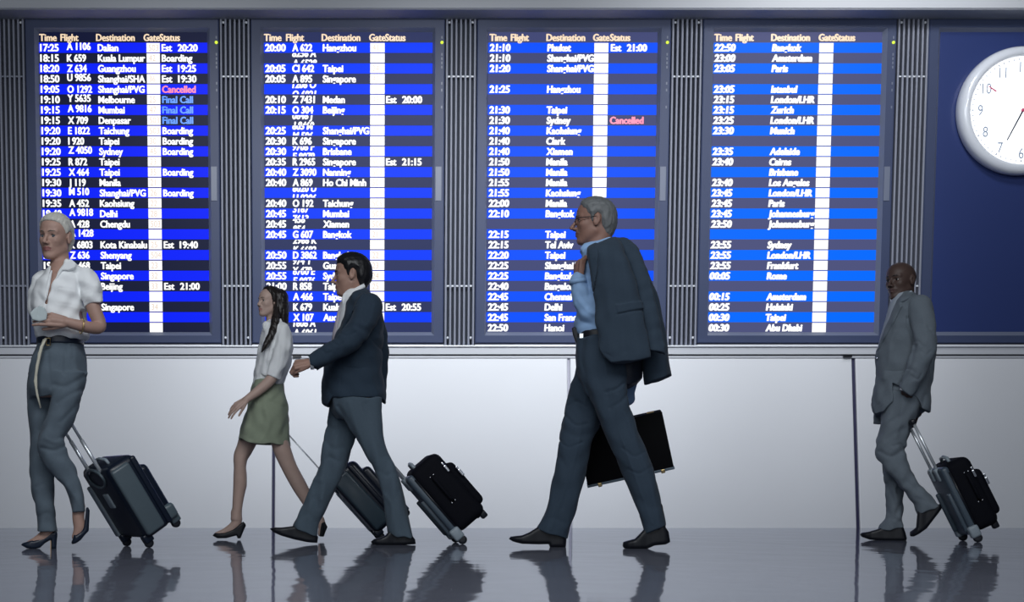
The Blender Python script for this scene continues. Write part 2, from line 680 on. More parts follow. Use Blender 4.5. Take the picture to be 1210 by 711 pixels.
def PXX(px, py=45.0):            # x on the facade of a pixel column read near the top
    return plane(px, py)[0]


def VZ(py):
    return plane(605, py)[1]


FAC = Matrix.Translation((0, YB, ZB)) @ Matrix.Rotation(TILT, 4, 'X')

hz0 = CAMZ + (PY0 - 19.6) / FPX * 12.92
hd = FPX * (hz0 - CAMZ) / (PY0 - 10.0)
bm = bmesh.new()
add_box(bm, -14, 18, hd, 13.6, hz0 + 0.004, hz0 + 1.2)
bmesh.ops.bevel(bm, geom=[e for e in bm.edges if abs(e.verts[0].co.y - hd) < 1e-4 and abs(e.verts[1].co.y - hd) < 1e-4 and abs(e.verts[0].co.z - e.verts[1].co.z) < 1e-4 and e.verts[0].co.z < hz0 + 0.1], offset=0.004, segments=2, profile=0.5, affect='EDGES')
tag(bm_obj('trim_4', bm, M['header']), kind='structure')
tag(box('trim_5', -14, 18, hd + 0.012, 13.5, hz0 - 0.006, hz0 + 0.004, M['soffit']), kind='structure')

# facade backing behind bezels and grilles
bm = bmesh.new()
add_box(bm, -14, 18, 0.03, 0.09, -0.01, VZ(19.0))
fb_ = bm_obj('trim_6', bm, M['backing'])
fb_.matrix_world = FAC
tag(fb_, kind='structure')


def place(o, x):
    o.matrix_world = FAC @ Matrix.Translation((x, 0, 0))


def rect_rings(bm, rects, ys):
    rings = []
    for (x0, x1, z0, z1), y in zip(rects, ys):
        rings.append([bm.verts.new(p) for p in ((x0, y, z0), (x1, y, z0), (x1, y, z1), (x0, y, z1))])
    for A, B in zip(rings[:-1], rings[1:]):
        for k in range(4):
            bm.faces.new((A[k], A[(k + 1) % 4], B[(k + 1) % 4], B[k]))


# ---- lettering: every string becomes its own curve, all are evaluated once, then meshed
TEXTS = []


def text_job(s, x, z, size, sx, off, shear=0.0):
    cu = bpy.data.curves.new('lettering', 'FONT')
    cu.body = s
    cu.size = size
    cu.offset = off
    cu.shear = shear
    cu.resolution_u = 3
    o = bpy.data.objects.new('lettering', cu)
    COL.objects.link(o)
    j = dict(o=o, x=x, z=z, sx=sx)
    TEXTS.append(j)
    return j


def flush_texts():
    bpy.context.view_layer.update()
    dg = bpy.context.evaluated_depsgraph_get()
    for j in TEXTS:
        me = bpy.data.meshes.new_from_object(j['o'].evaluated_get(dg))
        n = len(me.vertices)
        co = np.empty(n * 3, dtype=np.float32); me.vertices.foreach_get('co', co)
        co = co.reshape(-1, 3)
        tris = [tuple(p.vertices) for p in me.polygons]
        j['co'], j['tri'] = co, tris
        bpy.data.meshes.remove(me)
    for j in TEXTS:
        cu = j['o'].data
        bpy.data.objects.remove(j['o']); bpy.data.curves.remove(cu)


def text_mesh(name, jobs, m, parent, y):
    V, T = [], []
    for j in jobs:
        x0 = j['co'][:, 0].min() if len(j['co']) else 0
        w = j.get('bold', 0.0)
        for q, (dx, dz) in enumerate(((0, 0), (-w, 0), (w, 0), (0, w * 0.6)) if w else ((0, 0),)):
            b = len(V)
            for c in j['co']:
                V.append((j['x'] + w + (c[0] - x0) * j['sx'] + dx, y - 0.0003 * q, j['z'] + c[1] + dz))
            T += [tuple(i + b for i in t) for t in j['tri']]
    me = bpy.data.meshes.new(name)
    me.from_pydata(V, [], T)
    if jobs[0].get('clip'):
        z0, z1 = jobs[0]['clip']
        bm = bmesh.new(); bm.from_mesh(me)
        bmesh.ops.bisect_plane(bm, geom=bm.verts[:] + bm.edges[:] + bm.faces[:], plane_co=(0, 0, z1), plane_no=(0, 0, 1), clear_outer=True)
        bmesh.ops.bisect_plane(bm, geom=bm.verts[:] + bm.edges[:] + bm.faces[:], plane_co=(0, 0, z0), plane_no=(0, 0, -1), clear_outer=True)
        bm.to_mesh(me); bm.free()
    return link(name, me, m, parent)


B1 = [("17:25", "A 1106", "Dalian", "Est   20:20", "503"), ("18:15", "K 659", "Kuala Lumpur", "Boarding", "42"), ("18:20", "Z 634", "Guangzhou", "Est   19:25", ""),
      ("18:50", "U 9856", "Shanghai/SHA", "Est   19:30", "36"), ("19:05", "O 1292", "Shanghai/PVG", "Cancelled", ""), ("19:10", "Y 5635", "Melbourne", "Final Call", "25"),
      ("19:15", "A 9816", "Mumbai", "Final Call", "47"), ("19:15", "X 709", "Denpasar", "Final Call", "503"), ("19:20", "E 1822", "Taichung", "Boarding", "503"),
      ("19:20", "I 920", "Taipei", "Boarding", "30"), ("19:20", "Z 4050", "Sydney", "Boarding", "45"), ("19:25", "R 872", "Taipei", "", "23"),
      ("19:25", "X 464", "Taipei", "Boarding", "35"), ("19:30", "J 119", "Manila", "", "21"), ("19:30", "M 510", "Shanghai/PVG", "Boarding", "26"),
      ("19:35", "A 452", "Kaohsiung", "", "22"), ("19:40", "A 9818", "Delhi", "", "28"), ("19:40", "A 428", "Chengdu", "", "503"), ("", "A 1428", "", "", ""),
      ("19:45", "K 6803", "Kota Kinabalu", "Est   19:40", "25"), ("19:45", "Z 636", "Shenyang", "", "504"), ("19:50", "A 468", "Taipei", "", "23"),
      ("19:55", "", "Singapore", "", "32"), ("19:55", "", "Beijing", "Est   21:00", "33"), ("", "", "", "", ""), ("20:00", "A 893", "Singapore", "", "34"), ("", "A", "", "", ""), ("", "", "", "", "")]
B2 = [("20:00", "A 622", "Hangzhou", "", "41"), ("", "~A 6528", "", "", ""), ("20:05", "CI 642", "Taipei", "", "24"), ("20:05", "A 895", "Singapore", "", "42"),
      ("", "~O 6021", "", "", ""), ("20:10", "Z 7431", "Medan", "Est   20:00", "43"), ("20:15", "O 304", "Beijing", "", "503"), ("", "~J 8460", "", "", ""),
      ("20:25", "~M 506", "Shanghai/PVG", "", "27"), ("20:30", "K 696", "Singapore", "", "505"), ("20:30", "~F 8079", "Brisbane", "", "29"), ("20:35", "R 2965", "Singapore", "Est   21:15", "502"),
      ("20:40", "Z 3090", "Nanning", "", "503"), ("20:40", "A 869", "Ho Chi Minh", "", "501"), ("", "~U 0206", "", "", ""), ("20:40", "O 192", "Taichung", "", "505"),
      ("20:45", "~7613", "Mumbai", "", "503"), ("20:45", "~854", "Xiamen", "", "506"), ("20:45", "G 607", "Bangkok", "", "21"), ("", "~K 6692", "", "", ""),
      ("20:50", "D 3862", "Bangkok", "", "22"), ("20:55", "~Y 479", "Guangzhou", "", "23"), ("20:55", "~E 0076", "Sydney", "", "24"), ("21:00", "R 858", "Taipei", "", "25"),
      ("21:00", "A 466", "Taipei", "", "26"), ("", "K 679", "Kuala Lumpur", "Est   20:55", "27"), ("", "X 107", "Auckland", "", ""), ("", "~A 6061", "", "", "")]
B3 = [("21:10", "Phuket", "Est   21:00"), ("21:10", "Shanghai/PVG", ""), ("21:20", "Shanghai/PVG", ""), ("", "", ""), ("21:25", "Hangzhou", ""), ("", "", ""),
      ("21:30", "Taipei", ""), ("21:30", "Sydney", "Cancelled"), ("21:40", "Kaohsiung", ""), ("21:40", "Clark", ""), ("21:40", "Xiamen", ""), ("21:50", "Manila", ""),
      ("21:50", "Manila", ""), ("21:55", "Manila", ""), ("21:55", "Kaohsiung", ""), ("22:00", "Manila", ""), ("22:10", "Bangkok", ""), ("", "", ""), ("22:15", "Taipei", ""),
      ("22:15", "Tel Aviv", ""), ("22:20", "Taipei", ""), ("22:25", "Shanghai/PVG", ""), ("22:25", "Bangkok", ""), ("22:40", "Bangalore", ""), ("22:45", "Chennai", ""),
      ("22:45", "Delhi", ""), ("22:45", "San Francisco", ""), ("22:50", "Hanoi", "")]
B4 = [("22:50", "Bangkok", ""), ("23:00", "Amsterdam", ""), ("23:05", "Paris", ""), ("", "", ""), ("23:05", "Istanbul", ""), ("23:15", "London/LHR", ""),
      ("23:15", "Zurich", ""), ("23:25", "London/LHR", ""), ("23:30", "Munich", ""), ("", "", ""), ("23:35", "Adelaide", ""), ("23:40", "Cairns", ""), ("", "Brisbane", ""),
      ("23:40", "Los Angeles", ""), ("23:45", "London/LHR", ""), ("23:45", "Paris", ""), ("23:45", "Johannesburg", ""), ("23:50", "Johannesburg", ""), ("", "", ""),
      ("23:55", "Sydney", ""), ("23:55", "London/LHR", ""), ("23:55", "Frankfurt", ""), ("00:05", "Rome", ""), ("", "", ""), ("00:15", "Amsterdam", ""),
      ("00:25", "Helsinki", ""), ("00:30", "Taipei", ""), ("00:30", "Abu Dhabi", "")]
B3 = [(a, "", b, c, "") for a, b, c in B3]
B4 = [(a, "", b, c, "") for a, b, c in B4]

M['text'] = emit('board_text', (1.0, 1.0, 0.97), 1.15)
M['text_head'] = emit('board_heading', srgb(255, 226, 190), 0.95)
M['text_pink'] = emit('board_text_cancelled', srgb(255, 110, 150), 1.0)
M['text_blue'] = emit('board_text_final_call', srgb(20, 130, 255), 1.0)
M['gate'] = emit('board_gate_cell', (1.0, 0.985, 0.97), 1.1)
M['gate_no'] = emit('board_gate_number', srgb(235, 212, 190), 0.9)
M['led'] = emit('indicator_led', srgb(215, 240, 60), 1.2)

ROW0, PITCH = 57.0, 12.22
BOARDS = [
    dict(out=(31, 259.5), lip=(42, 248.5), scr=(46.5, 245), cols=(46.5, 78, 114.5, 190), head=(47, 72, 114, 170, 189), gate=(173.5, 189), rows=B1,
         blue=[(0, 28, 250)], dark=(10, 15, 48), led=256.3, off=0.0012, bold=0.0028, shear=0.0, label='tall departure board listing flights from 17:25, leftmost on the wall'),
    dict(out=(296.5, 525.5), lip=(308, 514), scr=(312, 511), cols=(312, 344, 380, 455), head=(312, 338, 380, 436, 455), gate=(437.5, 454.5), rows=B2,
         blue=[(0, 58, 253)], dark=(38, 46, 90), led=521.8, off=0.0016, bold=0.0030, shear=0.03, label='tall departure board listing flights from 20:00, above the young couple'),
    dict(out=(563, 791.5), lip=(574.5, 780), scr=(577, 776.5), cols=(577, 600, 645, 720), head=(578, 603, 645, 700, 720), gate=(702, 718.5), rows=B3,
         blue=[(0, 80, 254)], dark=(62, 68, 114), led=787, off=0.0018, bold=0.0036, shear=0.06, label='tall departure board from 21:10 with empty flight column, behind the grey haired man'),
    dict(out=(829, 1057), lip=(841, 1046), scr=(843, 1041.5), cols=(842, 866, 910, 984), head=(843, 868, 910, 966, 985), gate=(967.5, 984), rows=B4,
         blue=[(0, 106, 255)], dark=(76, 80, 122), led=1053, off=0.0020, bold=0.0044, shear=0.14, label='tall departure board listing flights from 22:50, rightmost beside the clock'),
]
ZT, ZL0, ZL1, ZS0, ZS1, ZO0 = VZ(23.5), VZ(396.5), VZ(34.5), VZ(392), VZ(38.5), VZ(405.5)
size_h = (VZ(380) - VZ(392.2))      # metres per row
TS = 0.088                             # letter size in metres


def make_frame(root, xc, ox, lx, sx):
    f = lambda a: (PXX(a[0]) - xc, PXX(a[1]) - xc)
    o, l, s = f(ox), f(lx), f(sx)
    bm = bmesh.new()
    rect_rings(bm, [(o[0], o[1], ZO0, ZT), (o[0], o[1], ZO0, ZT), (o[0] + .01, o[1] - .01, ZO0 + .01, ZT - .01), (l[0], l[1], ZL0, ZL1)], [0.03, -0.05, -0.06, -0.06])
    bm_obj('bezel', bm, M['bezel'], root)
    bm = bmesh.new()
    rect_rings(bm, [(l[0], l[1], ZL0, ZL1), (s[0], s[1], ZS0, ZS1)], [-0.060, -0.018])
    bm_obj('screen_lip', bm, M['lip'], root)
    bm = bmesh.new()
    add_box(bm, o[0], o[1], -0.066, 0.03, ZO0 - 0.035, ZO0 - 0.012)
    bm_obj('bottom_rail', bm, M['ledge'], root)
    return o, l, s


pending = []
BOLD = {}
for bi, b in enumerate(BOARDS):
    root = empty('departure_board')
    xc = (PXX(b['out'][0]) + PXX(b['out'][1])) / 2
    BOLD[root.name] = b['bold']
    place(root, xc)
    tag(root, b['label'], 'departure board', 'departure boards on the wall')
    o, l, s = make_frame(root, xc, b['out'], b['lip'], b['scr'])
    dk = srgb(*b['dark'])  # haze growing to the right is put into each board's row colours
    scr_m = emit('screen_dark_row', dk, 1.0, rough=0.45, base=(0.004, 0.006, 0.012))
    scr_m.node_tree.nodes['Principled BSDF'].inputs['Specular IOR Level'].default_value = 0.12
    blue_m = emit('screen_blue_row', srgb(*b['blue'][0]), 1.0, rough=0.45, base=(0.002, 0.006, 0.012))
    blue_m.node_tree.nodes['Principled BSDF'].inputs['Specular IOR Level'].default_value = 0.08
    box('screen', s[0] - 0.02, s[1] + 0.02, -0.018, 0.02, ZS0 - 0.02, ZS1 + 0.02, scr_m, root)
    hx = [PXX(h) - xc for h in b['head']]
    zh = VZ(49.2)
    hj = [text_job(t, x, zh, TS, 0.86, b['off'] * 0.6) for t, x in zip(("Time", "Flight", "Destination", "Gate", "Status"), hx)]
    for j_ in hj: pending.append(('heading_text', [j_], M['text_head'], root))
    cx = [PXX(c + 1.2) - xc for c in b['cols']]
    g0, g1 = PXX(b['gate'][0]) - xc, PXX(b['gate'][1]) - xc
    for r, (tm, fl, de, st, gt) in enumerate(b['rows']):
        pc = ROW0 + r * PITCH
        za, zb = VZ(pc + PITCH / 2), VZ(pc - PITCH / 2)
        bm = bmesh.new()
        add_box(bm, s[0], s[1], -0.022, -0.017, za + 0.001, zb - 0.001)
        row = bm_obj('row_band', bm, blue_m if r % 2 == 0 else scr_m, root)
        bm = bmesh.new()
        add_box(bm, g0, g1, -0.026, -0.021, za + 0.005, zb - 0.005)
        bm_obj('gate_cell', bm, M['gate'], row)
        zt = VZ(pc + 4.3)
        jobs = []
        if tm: jobs.append(('time_text', text_job(tm, cx[0], zt, TS * 1.03, 0.92, b['off'], b['shear'])))
        if fl:
            up = fl.startswith('~')
            b1up = bi == 0 and r in (0, 3, 5, 6, 10, 14, 16, 18)
            fs = fl.lstrip('~')
            fsh = b['shear'] + (0.12 if up else 0)
            q = text_job(fs, cx[1], zt + (-0.046 if up else (0.012 if b1up else 0)), TS * 1.03, 0.80, b['off'], fsh)
            jobs.append(('flight_text', q))
            if up or b1up:       # a line caught half way through a page change: the next one peeps in
                q2 = text_job(fs[::-1] if up else 'H 670', cx[1], zt + (0.042 if up else -0.080), TS * 1.03, 0.80, b['off'], fsh)
                q2['clip'] = (za + 0.004, zb - 0.003)
                jobs.append(('flight_text', q2))
            if up: q['clip'] = (za + 0.003, zb - 0.004)
        if de: jobs.append(('destination_text', text_job(de, cx[2], zt, TS, 0.86, b['off'], b['shear'])))
        sj = []
        if st:
            sj = [text_job(st, cx[3], zt, TS, 0.88, b['off'] * 0.8)]
            if st not in ('Cancelled', 'Final Call'):
                jobs.append(('status_text', sj[0])); sj = []
                if st.startswith('Est'):
                    sj0 = jobs[-1][1]; sj0['o'].data.body = 'Est'
                    jobs.append(('status_text', text_job(st.split()[1], cx[3] + PXX(209) - PXX(190), zt, TS, 0.92, b['off'])))
        for nm_, j_ in jobs: pending.append((nm_, [j_], M['text'], row))
        if sj: pending.append(('status_text', sj, M['text_pink' if st == 'Cancelled' else 'text_blue'], row))
        if gt: pending.append(('gate_number', [text_job(gt, g0 + 0.02, zt + 0.005, TS * 0.9, 0.8, 0.0)], M['gate_no'], row))
    # indicator light and small slits in the right bezel
    xl = PXX(b['led']) - xc
    bm = bmesh.new(); add_lathe(bm, [(0.014, 0), (0.014, 0.008), (0.008, 0.014)], (xl, -0.058, VZ(52)), (0, -1, 0), 14)
    bm_obj('indicator_light', bm, M['led'], root, True)
    for py in (46, 66, 71, 76, 81, 100, 108, 128):
        box('bezel_slot', xl - 0.006, xl + 0.006, -0.062, -0.055, VZ(py + 1.5), VZ(py - 1.5), M['lip'], root)
    xs = PXX(b['out'][1] - 6) - xc
    box('bezel_cover', xs - 0.035, xs + 0.018, -0.066, -0.055, VZ(238), VZ(198), M['lip'], root)

# the blank panel that carries the clock
M['navy'] = mat('navy_gloss_panel', (0.030, 0.050, 0.175), 0.30, noise=0.04, nscale=1.2)
root = empty('display_panel')
xc = PXX(1210)
place(root, xc)
tag(root, 'blank navy display panel at the right behind the white clock', 'display panel')
o, l, s = make_frame(root, xc, (1095, 1325), (1106, 1314), (1110, 1310))
box('panel_face', s[0] - 0.02, s[1] + 0.02, -0.018, 0.02, ZS0 - 0.02, ZS1 + 0.02, M['navy'], root)

# grilles between the boards
for gi, (ga, gb, lab) in enumerate([(1.0, 30.0, 'vertical slat grille at the far left edge beside the white haired woman'),
                                    (260.5, 295.5, 'vertical slat grille between the 17:25 and 20:00 boards'),
                                    (526.5, 562, 'vertical slat grille between the 20:00 and 21:10 boards'),
                                    (792.5, 828, 'vertical slat grille between the 21:10 and 22:50 boards'),
                                    (1058.5, 1094.5, 'vertical slat grille between the 22:50 board and the clock panel')]):
    root = empty('ventilation_grille')
    xa, xb = PXX(ga), PXX(gb)
    if gi == 0: xa = PXX(-5.5)
    xc = (xa + xb) / 2
    place(root, xc)
    tag(root, lab, 'grille', 'slat grilles between the boards')
    box('back_plate', xa - xc, xb - xc, 0.02, 0.05, 0.0, VZ(21), M['backing'], root)
    n = 7
    w = 0.0195
    for k in range(n):
        x = xa - xc + w / 2 + (xb - xa - w) * k / (n - 1)
        bm = bmesh.new()
        add_box(bm, x - w / 2, x + w / 2, -0.062, 0.025, 0.0, VZ(21.3))
        bmesh.ops.bevel(bm, geom=[e for e in bm.edges if e.verts[0].co.y < 0 and e.verts[1].co.y < 0], offset=0.006, segments=2, profile=0.5, affect='EDGES')
        bm_obj('slat', bm, M['slat'], root)
    for py in (91.5, 338):
        box('cross_bar', xa - xc, xb - xc, -0.045, -0.03, VZ(py + 0.9), VZ(py - 0.9), M['nose'] if gi else M['slat'], root)
    for k in (0, n - 2):
        x = xa - xc + w / 2 + (xb - xa - w) * (k + 0.5) / (n - 1)
        for py in (28, 399):
            bm = bmesh.new(); add_lathe(bm, [(0.012, 0), (0.012, 0.012), (0.006, 0.016)], (x, -0.035, VZ(py)), (0, -1, 0), 10)
            bm_obj('screw', bm, M['nose'], root, True)

# ------------------------------------------------------------------ wall clock
M['clock_ring'] = mat('clock_ring', (0.86, 0.90, 0.97), 0.22, coat=0.6)
M['clock_face'] = emit('clock_face_glare', (0.95, 0.98, 1.0), 1.2, base=(0.7, 0.7, 0.7))  # emission puts the overexposed glare into the face
M['clock_num'] = mat('clock_numeral', (0.34, 0.42, 0.56), 0.5)  # numerals paled to look washed out by the glare
M['clock_dark'] = mat('clock_hand', (0.01, 0.02, 0.06), 0.4)
M['clock_red'] = mat('clock_red', (0.75, 0.10, 0.22), 0.4)
ck = empty('wall_clock')
cxp, czp = plane(1201.5, 133)
ck.matrix_world = FAC @ Matrix.Translation((cxp, -0.02, czp))
tag(ck, 'large round white wall clock at the right edge', 'clock')
RO, RF = 0.572, 0.478
bm = bmesh.new()
add_lathe(bm, [(RO - 0.005, 0.0), (RO, 0.02), (RO, 0.06), (RO - 0.008, 0.10), (RO - 0.03, 0.125), (RO - 0.06, 0.135), (RF + 0.012, 0.13), (RF, 0.115), (RF, 0.09), (0.02, 0.09)], (0, 0, 0), (0, -1, 0), 96)
bm_obj('rim', bm, M['clock_ring'], ck, True)
bm = bmesh.new()
add_lathe(bm, [(RF + 0.0, 0.085), (RF + 0.0, 0.096), (0.01, 0.096)], (0, 0, 0), (0, -1, 0), 96)
bm_obj('face', bm, M['clock_face'], ck)
cj = []
for h in range(1, 13):
    a = h * math.pi / 6
    s = str(h)
    j = text_job(s, 0, 0, 0.135, 0.8, 0.0)
    j['clock'] = (math.sin(a) * RF * 0.80, math.cos(a) * RF * 0.80)
    cj.append(j)
M['clock_marks'] = mat('clock_marks', (0.45, 0.50, 0.60), 0.5)
for k in range(60):
    bm = bmesh.new()
    a = k * math.pi / 30
    c, s_ = math.cos(a), math.sin(a)
    r0, r1, w = RF * 0.925, RF * 0.965, (0.004 if k % 5 else 0.006)
    bm.faces.new([bm.verts.new((s_ * r + c * q, -0.098, c * r - s_ * q)) for r, q in ((r0, -w), (r1, -w), (r1, w), (r0, w))])
    bm_obj('minute_mark', bm, M['clock_marks'], ck)


def hand(name, ang, r0, r1, w, y, m):
    bm = bmesh.new()
    c, s_ = math.cos(ang), math.sin(ang)
    pts = [(s_ * r + c * q, c * r - s_ * q) for r, q in ((r0, -w), (r1, -w * 0.6), (r1, w * 0.6), (r0, w))]
    va = [bm.verts.new((p[0], y, p[1])) for p in pts]; vb = [bm.verts.new((p[0], y - 0.004, p[1])) for p in pts]
    bm.faces.new(va); bm.faces.new(vb[::-1])
    for i in range(4): bm.faces.new((va[i], va[(i + 1) % 4], vb[(i + 1) % 4], vb[i]))
    return bm_obj(name, bm, m, ck)


hand('hour_hand', math.radians(207), 0.0, 0.30, 0.007, -0.106, M['clock_dark'])
hand('second_hand', math.radians(303), 0.30, 0.385, 0.006, -0.112, M['clock_red'])
bm = bmesh.new(); add_lathe(bm, [(0.016, 0.096), (0.016, 0.118), (0.008, 0.122)], (0, 0, 0), (0, -1, 0), 20)
bm_obj('hub', bm, M['clock_red'], ck, True)

flush_texts()
for name, jobs, m, parent in pending:
    if name != 'gate_number':
        jobs[0]['bold'] = BOLD[parent.name if name == 'heading_text' else parent.parent.name]
    text_mesh(name, jobs, m, parent, -0.0265 if name != 'gate_number' else -0.0275)
for j in cj:
    co = j['co']
    c0 = (co[:, :2].min(0) + co[:, :2].max(0)) / 2
    j['x'] = j['clock'][0] - (c0[0] - co[:, 0].min()) * j['sx']
    j['z'] = j['clock'][1] - c0[1]
    text_mesh('numeral', [j], M['clock_num'], ck, -0.099)

# ------------------------------------------------------------------ heads
def skin_mat(name, col, lip):
    m = mat(name, col, 0.52, spec=0.4)
    nt = m.node_tree
    b = nt.nodes['Principled BSDF']
    b.inputs['Subsurface Weight'].default_value = 0.0
    at = nt.nodes.new('ShaderNodeAttribute'); at.attribute_name = 'lip'
    n = nt.nodes.new('ShaderNodeTexNoise'); n.inputs['Scale'].default_value = 18
    tc = nt.nodes.new('ShaderNodeTexCoord'); nt.links.new(tc.outputs['Object'], n.inputs['Vector'])
    mr = nt.nodes.new('ShaderNodeMapRange'); mr.inputs['To Min'].default_value = 0.9; mr.inputs['To Max'].default_value = 1.1
    nt.links.new(n.outputs['Fac'], mr.inputs['Value'])
    sc = nt.nodes.new('ShaderNodeVectorMath'); sc.operation = 'SCALE'; sc.inputs[0].default_value = col
    nt.links.new(mr.outputs[0], sc.inputs['Scale'])
    mx = nt.nodes.new('ShaderNodeMix'); mx.data_type = 'RGBA'
    nt.links.new(at.outputs['Fac'], mx.inputs['Factor'])
    nt.links.new(sc.outputs[0], mx.inputs['A']); mx.inputs['B'].default_value = (*lip, 1)
    nt.links.new(mx.outputs['Result'], b.inputs['Base Color'])
    return m


class Head:
    """head frame: f forward, l to the person's left, u up; yaw 0 looks to the picture's left, 90 at the lens"""
    def __init__(self, fr, px, py, o, yaw, k, pitch=0.0, roll=0.0):
        self.fr, self.k = fr, k
        self.c = fr.P(px, py, o)
        y = math.radians(yaw); p = math.radians(pitch); r = math.radians(roll)
        f = np.array([-math.cos(y), -math.sin(y), 0.0]); l = np.array([math.sin(y), -math.cos(y), 0.0]); u = np.array([0, 0, 1.0])
        f, u = f * math.cos(p) + u * math.sin(p), u * math.cos(p) - f * math.sin(p)
        l, u = l * math.cos(r) + u * math.sin(r), u * math.cos(r) - l * math.sin(r)
        self.R = np.array([f, l, u])

    def loc(self, f, l, u):
        return self.c + self.k * (f * self.R[0] + l * self.R[1] + u * self.R[2])

    def to(self, X, Y, Z):
        x, y, z = X - self.c[0], Y - self.c[1], Z - self.c[2]
        return [(x * self.R[i, 0] + y * self.R[i, 1] + z * self.R[i, 2]) / self.k for i in range(3)]

    def bbox(self, r=0.16):
        return self.c - r * self.k, self.c + r * self.k

    def add_to(self, F, jaw=1.0, nose=1.0, lips=1.0, neck_r=0.052, blend=0.012):
        def fn(X, Y, Z):
            f, l, u = self.to(X, Y, Z)
            al = np.abs(l)
            d = ell(f, l, u, (-0.014, 0, 0.030), (0.090, 0.074, 0.083))
            d = smin(d, ell(f, l, u, (0.018, 0, 0.046), (0.070, 0.064, 0.060)), 0.03)
            d = smin(d, ell(f, l, u, (0.030, 0, -0.028), (0.059, 0.061 * jaw, 0.078)), 0.025)
            d = smin(d, ell(f, al, u, (0.052, 0.036 * jaw, -0.018), (0.026, 0.024, 0.022)), 0.018)
            d = smin(d, cap(f, al, u, (0.000, 0.050 * jaw, -0.052), (0.058, 0.020 * jaw, -0.094), 0.016, 0.014), 0.03)
            d = smin(d, ell(f, l, u, (0.066, 0, -0.095), (0.024, 0.024 * jaw, 0.020)), 0.018)
            d = smin(d, cap(f, al, u, (0.083, 0.008, 0.024), (0.066, 0.044, 0.026), 0.010, 0.008), 0.014)
            d = smax(d, -ell(f, al, u, (0.096, 0.031, 0.004), (0.020, 0.019, 0.013)), 0.010)
            n = nose
            d = smin(d, cap(f, l, u, (0.084, 0, 0.016), (0.086 + 0.026 * n, 0, -0.028), 0.007, 0.010), 0.010)
            d = smin(d, ell(f, al, u, (0.086 + 0.010 * n, 0.013, -0.034), (0.014, 0.008, 0.008)), 0.006)
            d = smin(d, ell(f, l, u, (0.078, 0, -0.058), (0.016, 0.026, 0.020)), 0.014)
            d = smin(d, cap(f, al, u, (0.0925, 0.0, -0.0565), (0.078, 0.022, -0.0615), 0.0050 * lips, 0.003), 0.004)
            d = smin(d, cap(f, al, u, (0.0905, 0.0, -0.0685), (0.078, 0.020, -0.0635), 0.0062 * lips, 0.003), 0.004)
            d = smax(d, -cap(f, al, u, (0.0985, 0.0, -0.0622), (0.083, 0.025, -0.0628), 0.0022, 0.0018), 0.003)
            # eyelids
            d = smin(d, cap(f, al, u, (0.0765, 0.020, 0.0115), (0.0740, 0.042, 0.0095), 0.0040, 0.0036), 0.004)
            d = smin(d, cap(f, al, u, (0.0755, 0.021, -0.0065), (0.0730, 0.041, -0.0050), 0.0034, 0.0032), 0.004)
            # ears
            e = ell(f, al, u, (-0.008 - 0.18 * (u + 0.0), 0.0775 + 0.10 * (-f), 0.000), (0.018, 0.0085, 0.032))
            e = smax(e, -ell(f, al, u, (-0.004, 0.090, 0.004), (0.010, 0.009, 0.018)), 0.006)
            d = smin(d, e, 0.006)
            return d * self.k
        lo, hi = self.bbox()
        F.func(lo, hi, fn, blend)

    def lip_attr(self, ob, V):
        f, l, u = self.to(V[:, 0], V[:, 1], V[:, 2])
        w = 1 - (np.abs(l) / 0.026) ** 2
        a = ((f > 0.06) & (np.abs(u + 0.0625) < 0.0115 * np.sqrt(np.clip(w, 0, 1)))).astype(np.float32)
        at = ob.data.attributes.new('lip', 'FLOAT', 'POINT')
        at.data.foreach_set('value', a)

    def mat4(self):
        m = Matrix.Identity(4)
        for i in range(3):
            for j in range(3):
                m[j][i] = self.R[i, j] * self.k
            m[i][3] = self.c[i]
        return m

    def eyes(self, parent, iris, gaze=(0.0, 0.0)):
        for s in (1, -1):
            bm = bmesh.new()
            bmesh.ops.create_uvsphere(bm, u_segments=20, v_segments=14, radius=0.0125)
            g = Vector((1, gaze[0], gaze[1])).normalized()
            for fc in bm.faces:
                c = fc.calc_center_median().normalized().dot(g)
                fc.material_index = 1 if c > 0.80 else 0
                fc.smooth = True
            me = bpy.data.meshes.new('eye'); bm.to_mesh(me); bm.free()
            o = link('eye', me, M['eye_white'], parent)
            me.materials.append(iris)
            o.matrix_local = self.mat4() @ Matrix.Translation((0.0680, 0.031 * s, 0.0028))

            tl = tube_obj('eyelash', [(0.0800, 0.0185 * s, 0.0085), (0.0818, 0.030 * s, 0.0108), (0.0775, 0.044 * s, 0.0072)], [0.0010, 0.0017, 0.0012], M['lash'], parent, 6)
            tl.matrix_local = self.mat4()

    def brows(self, parent, m, r=0.0036):
        for s in (1, -1):
            o = tube_obj('eyebrow', [(0.0925, 0.011 * s, 0.0235), (0.0905, 0.024 * s, 0.0290), (0.0770, 0.045 * s, 0.0265)], [r, r * 1.1, r * 0.5], m, parent, 8)
            o.matrix_local = self.mat4()

    def hair_op(self, F, poly, grow=0.010, top=0.0, ripple=0.0016, extra=None):
        """poly: (f, u) outline of where hair grows, seen from the side"""
        rng = np.random.RandomState(3)
        def fn(X, Y, Z):
            f, l, u = self.to(X, Y, Z)
            d = ell(f, l, u, (-0.014, 0, 0.030), (0.090, 0.074, 0.083 + top))
            d = smin(d, ell(f, l, u, (0.018, 0, 0.046), (0.070, 0.064, 0.060 + top)), 0.03)
            d = smin(d, cap(f, l, u, (-0.055, 0, -0.02), (-0.050, 0, -0.065), 0.040, 0.034, 1.25), 0.03)
            pd = poly_sdf(poly, f, u)
            d = d - np.clip(0.0022 - 0.55 * pd, 0, grow)
            d = d + ripple * np.sin(l * 380 + np.sin(f * 60) * 1.5) * np.sin(u * 60 + f * 90)
            d = smax(d, pd, 0.004)
            if extra is not None:
                d = extra(f, l, u, d)
            return d * self.k
        lo, hi = self.bbox(0.19)
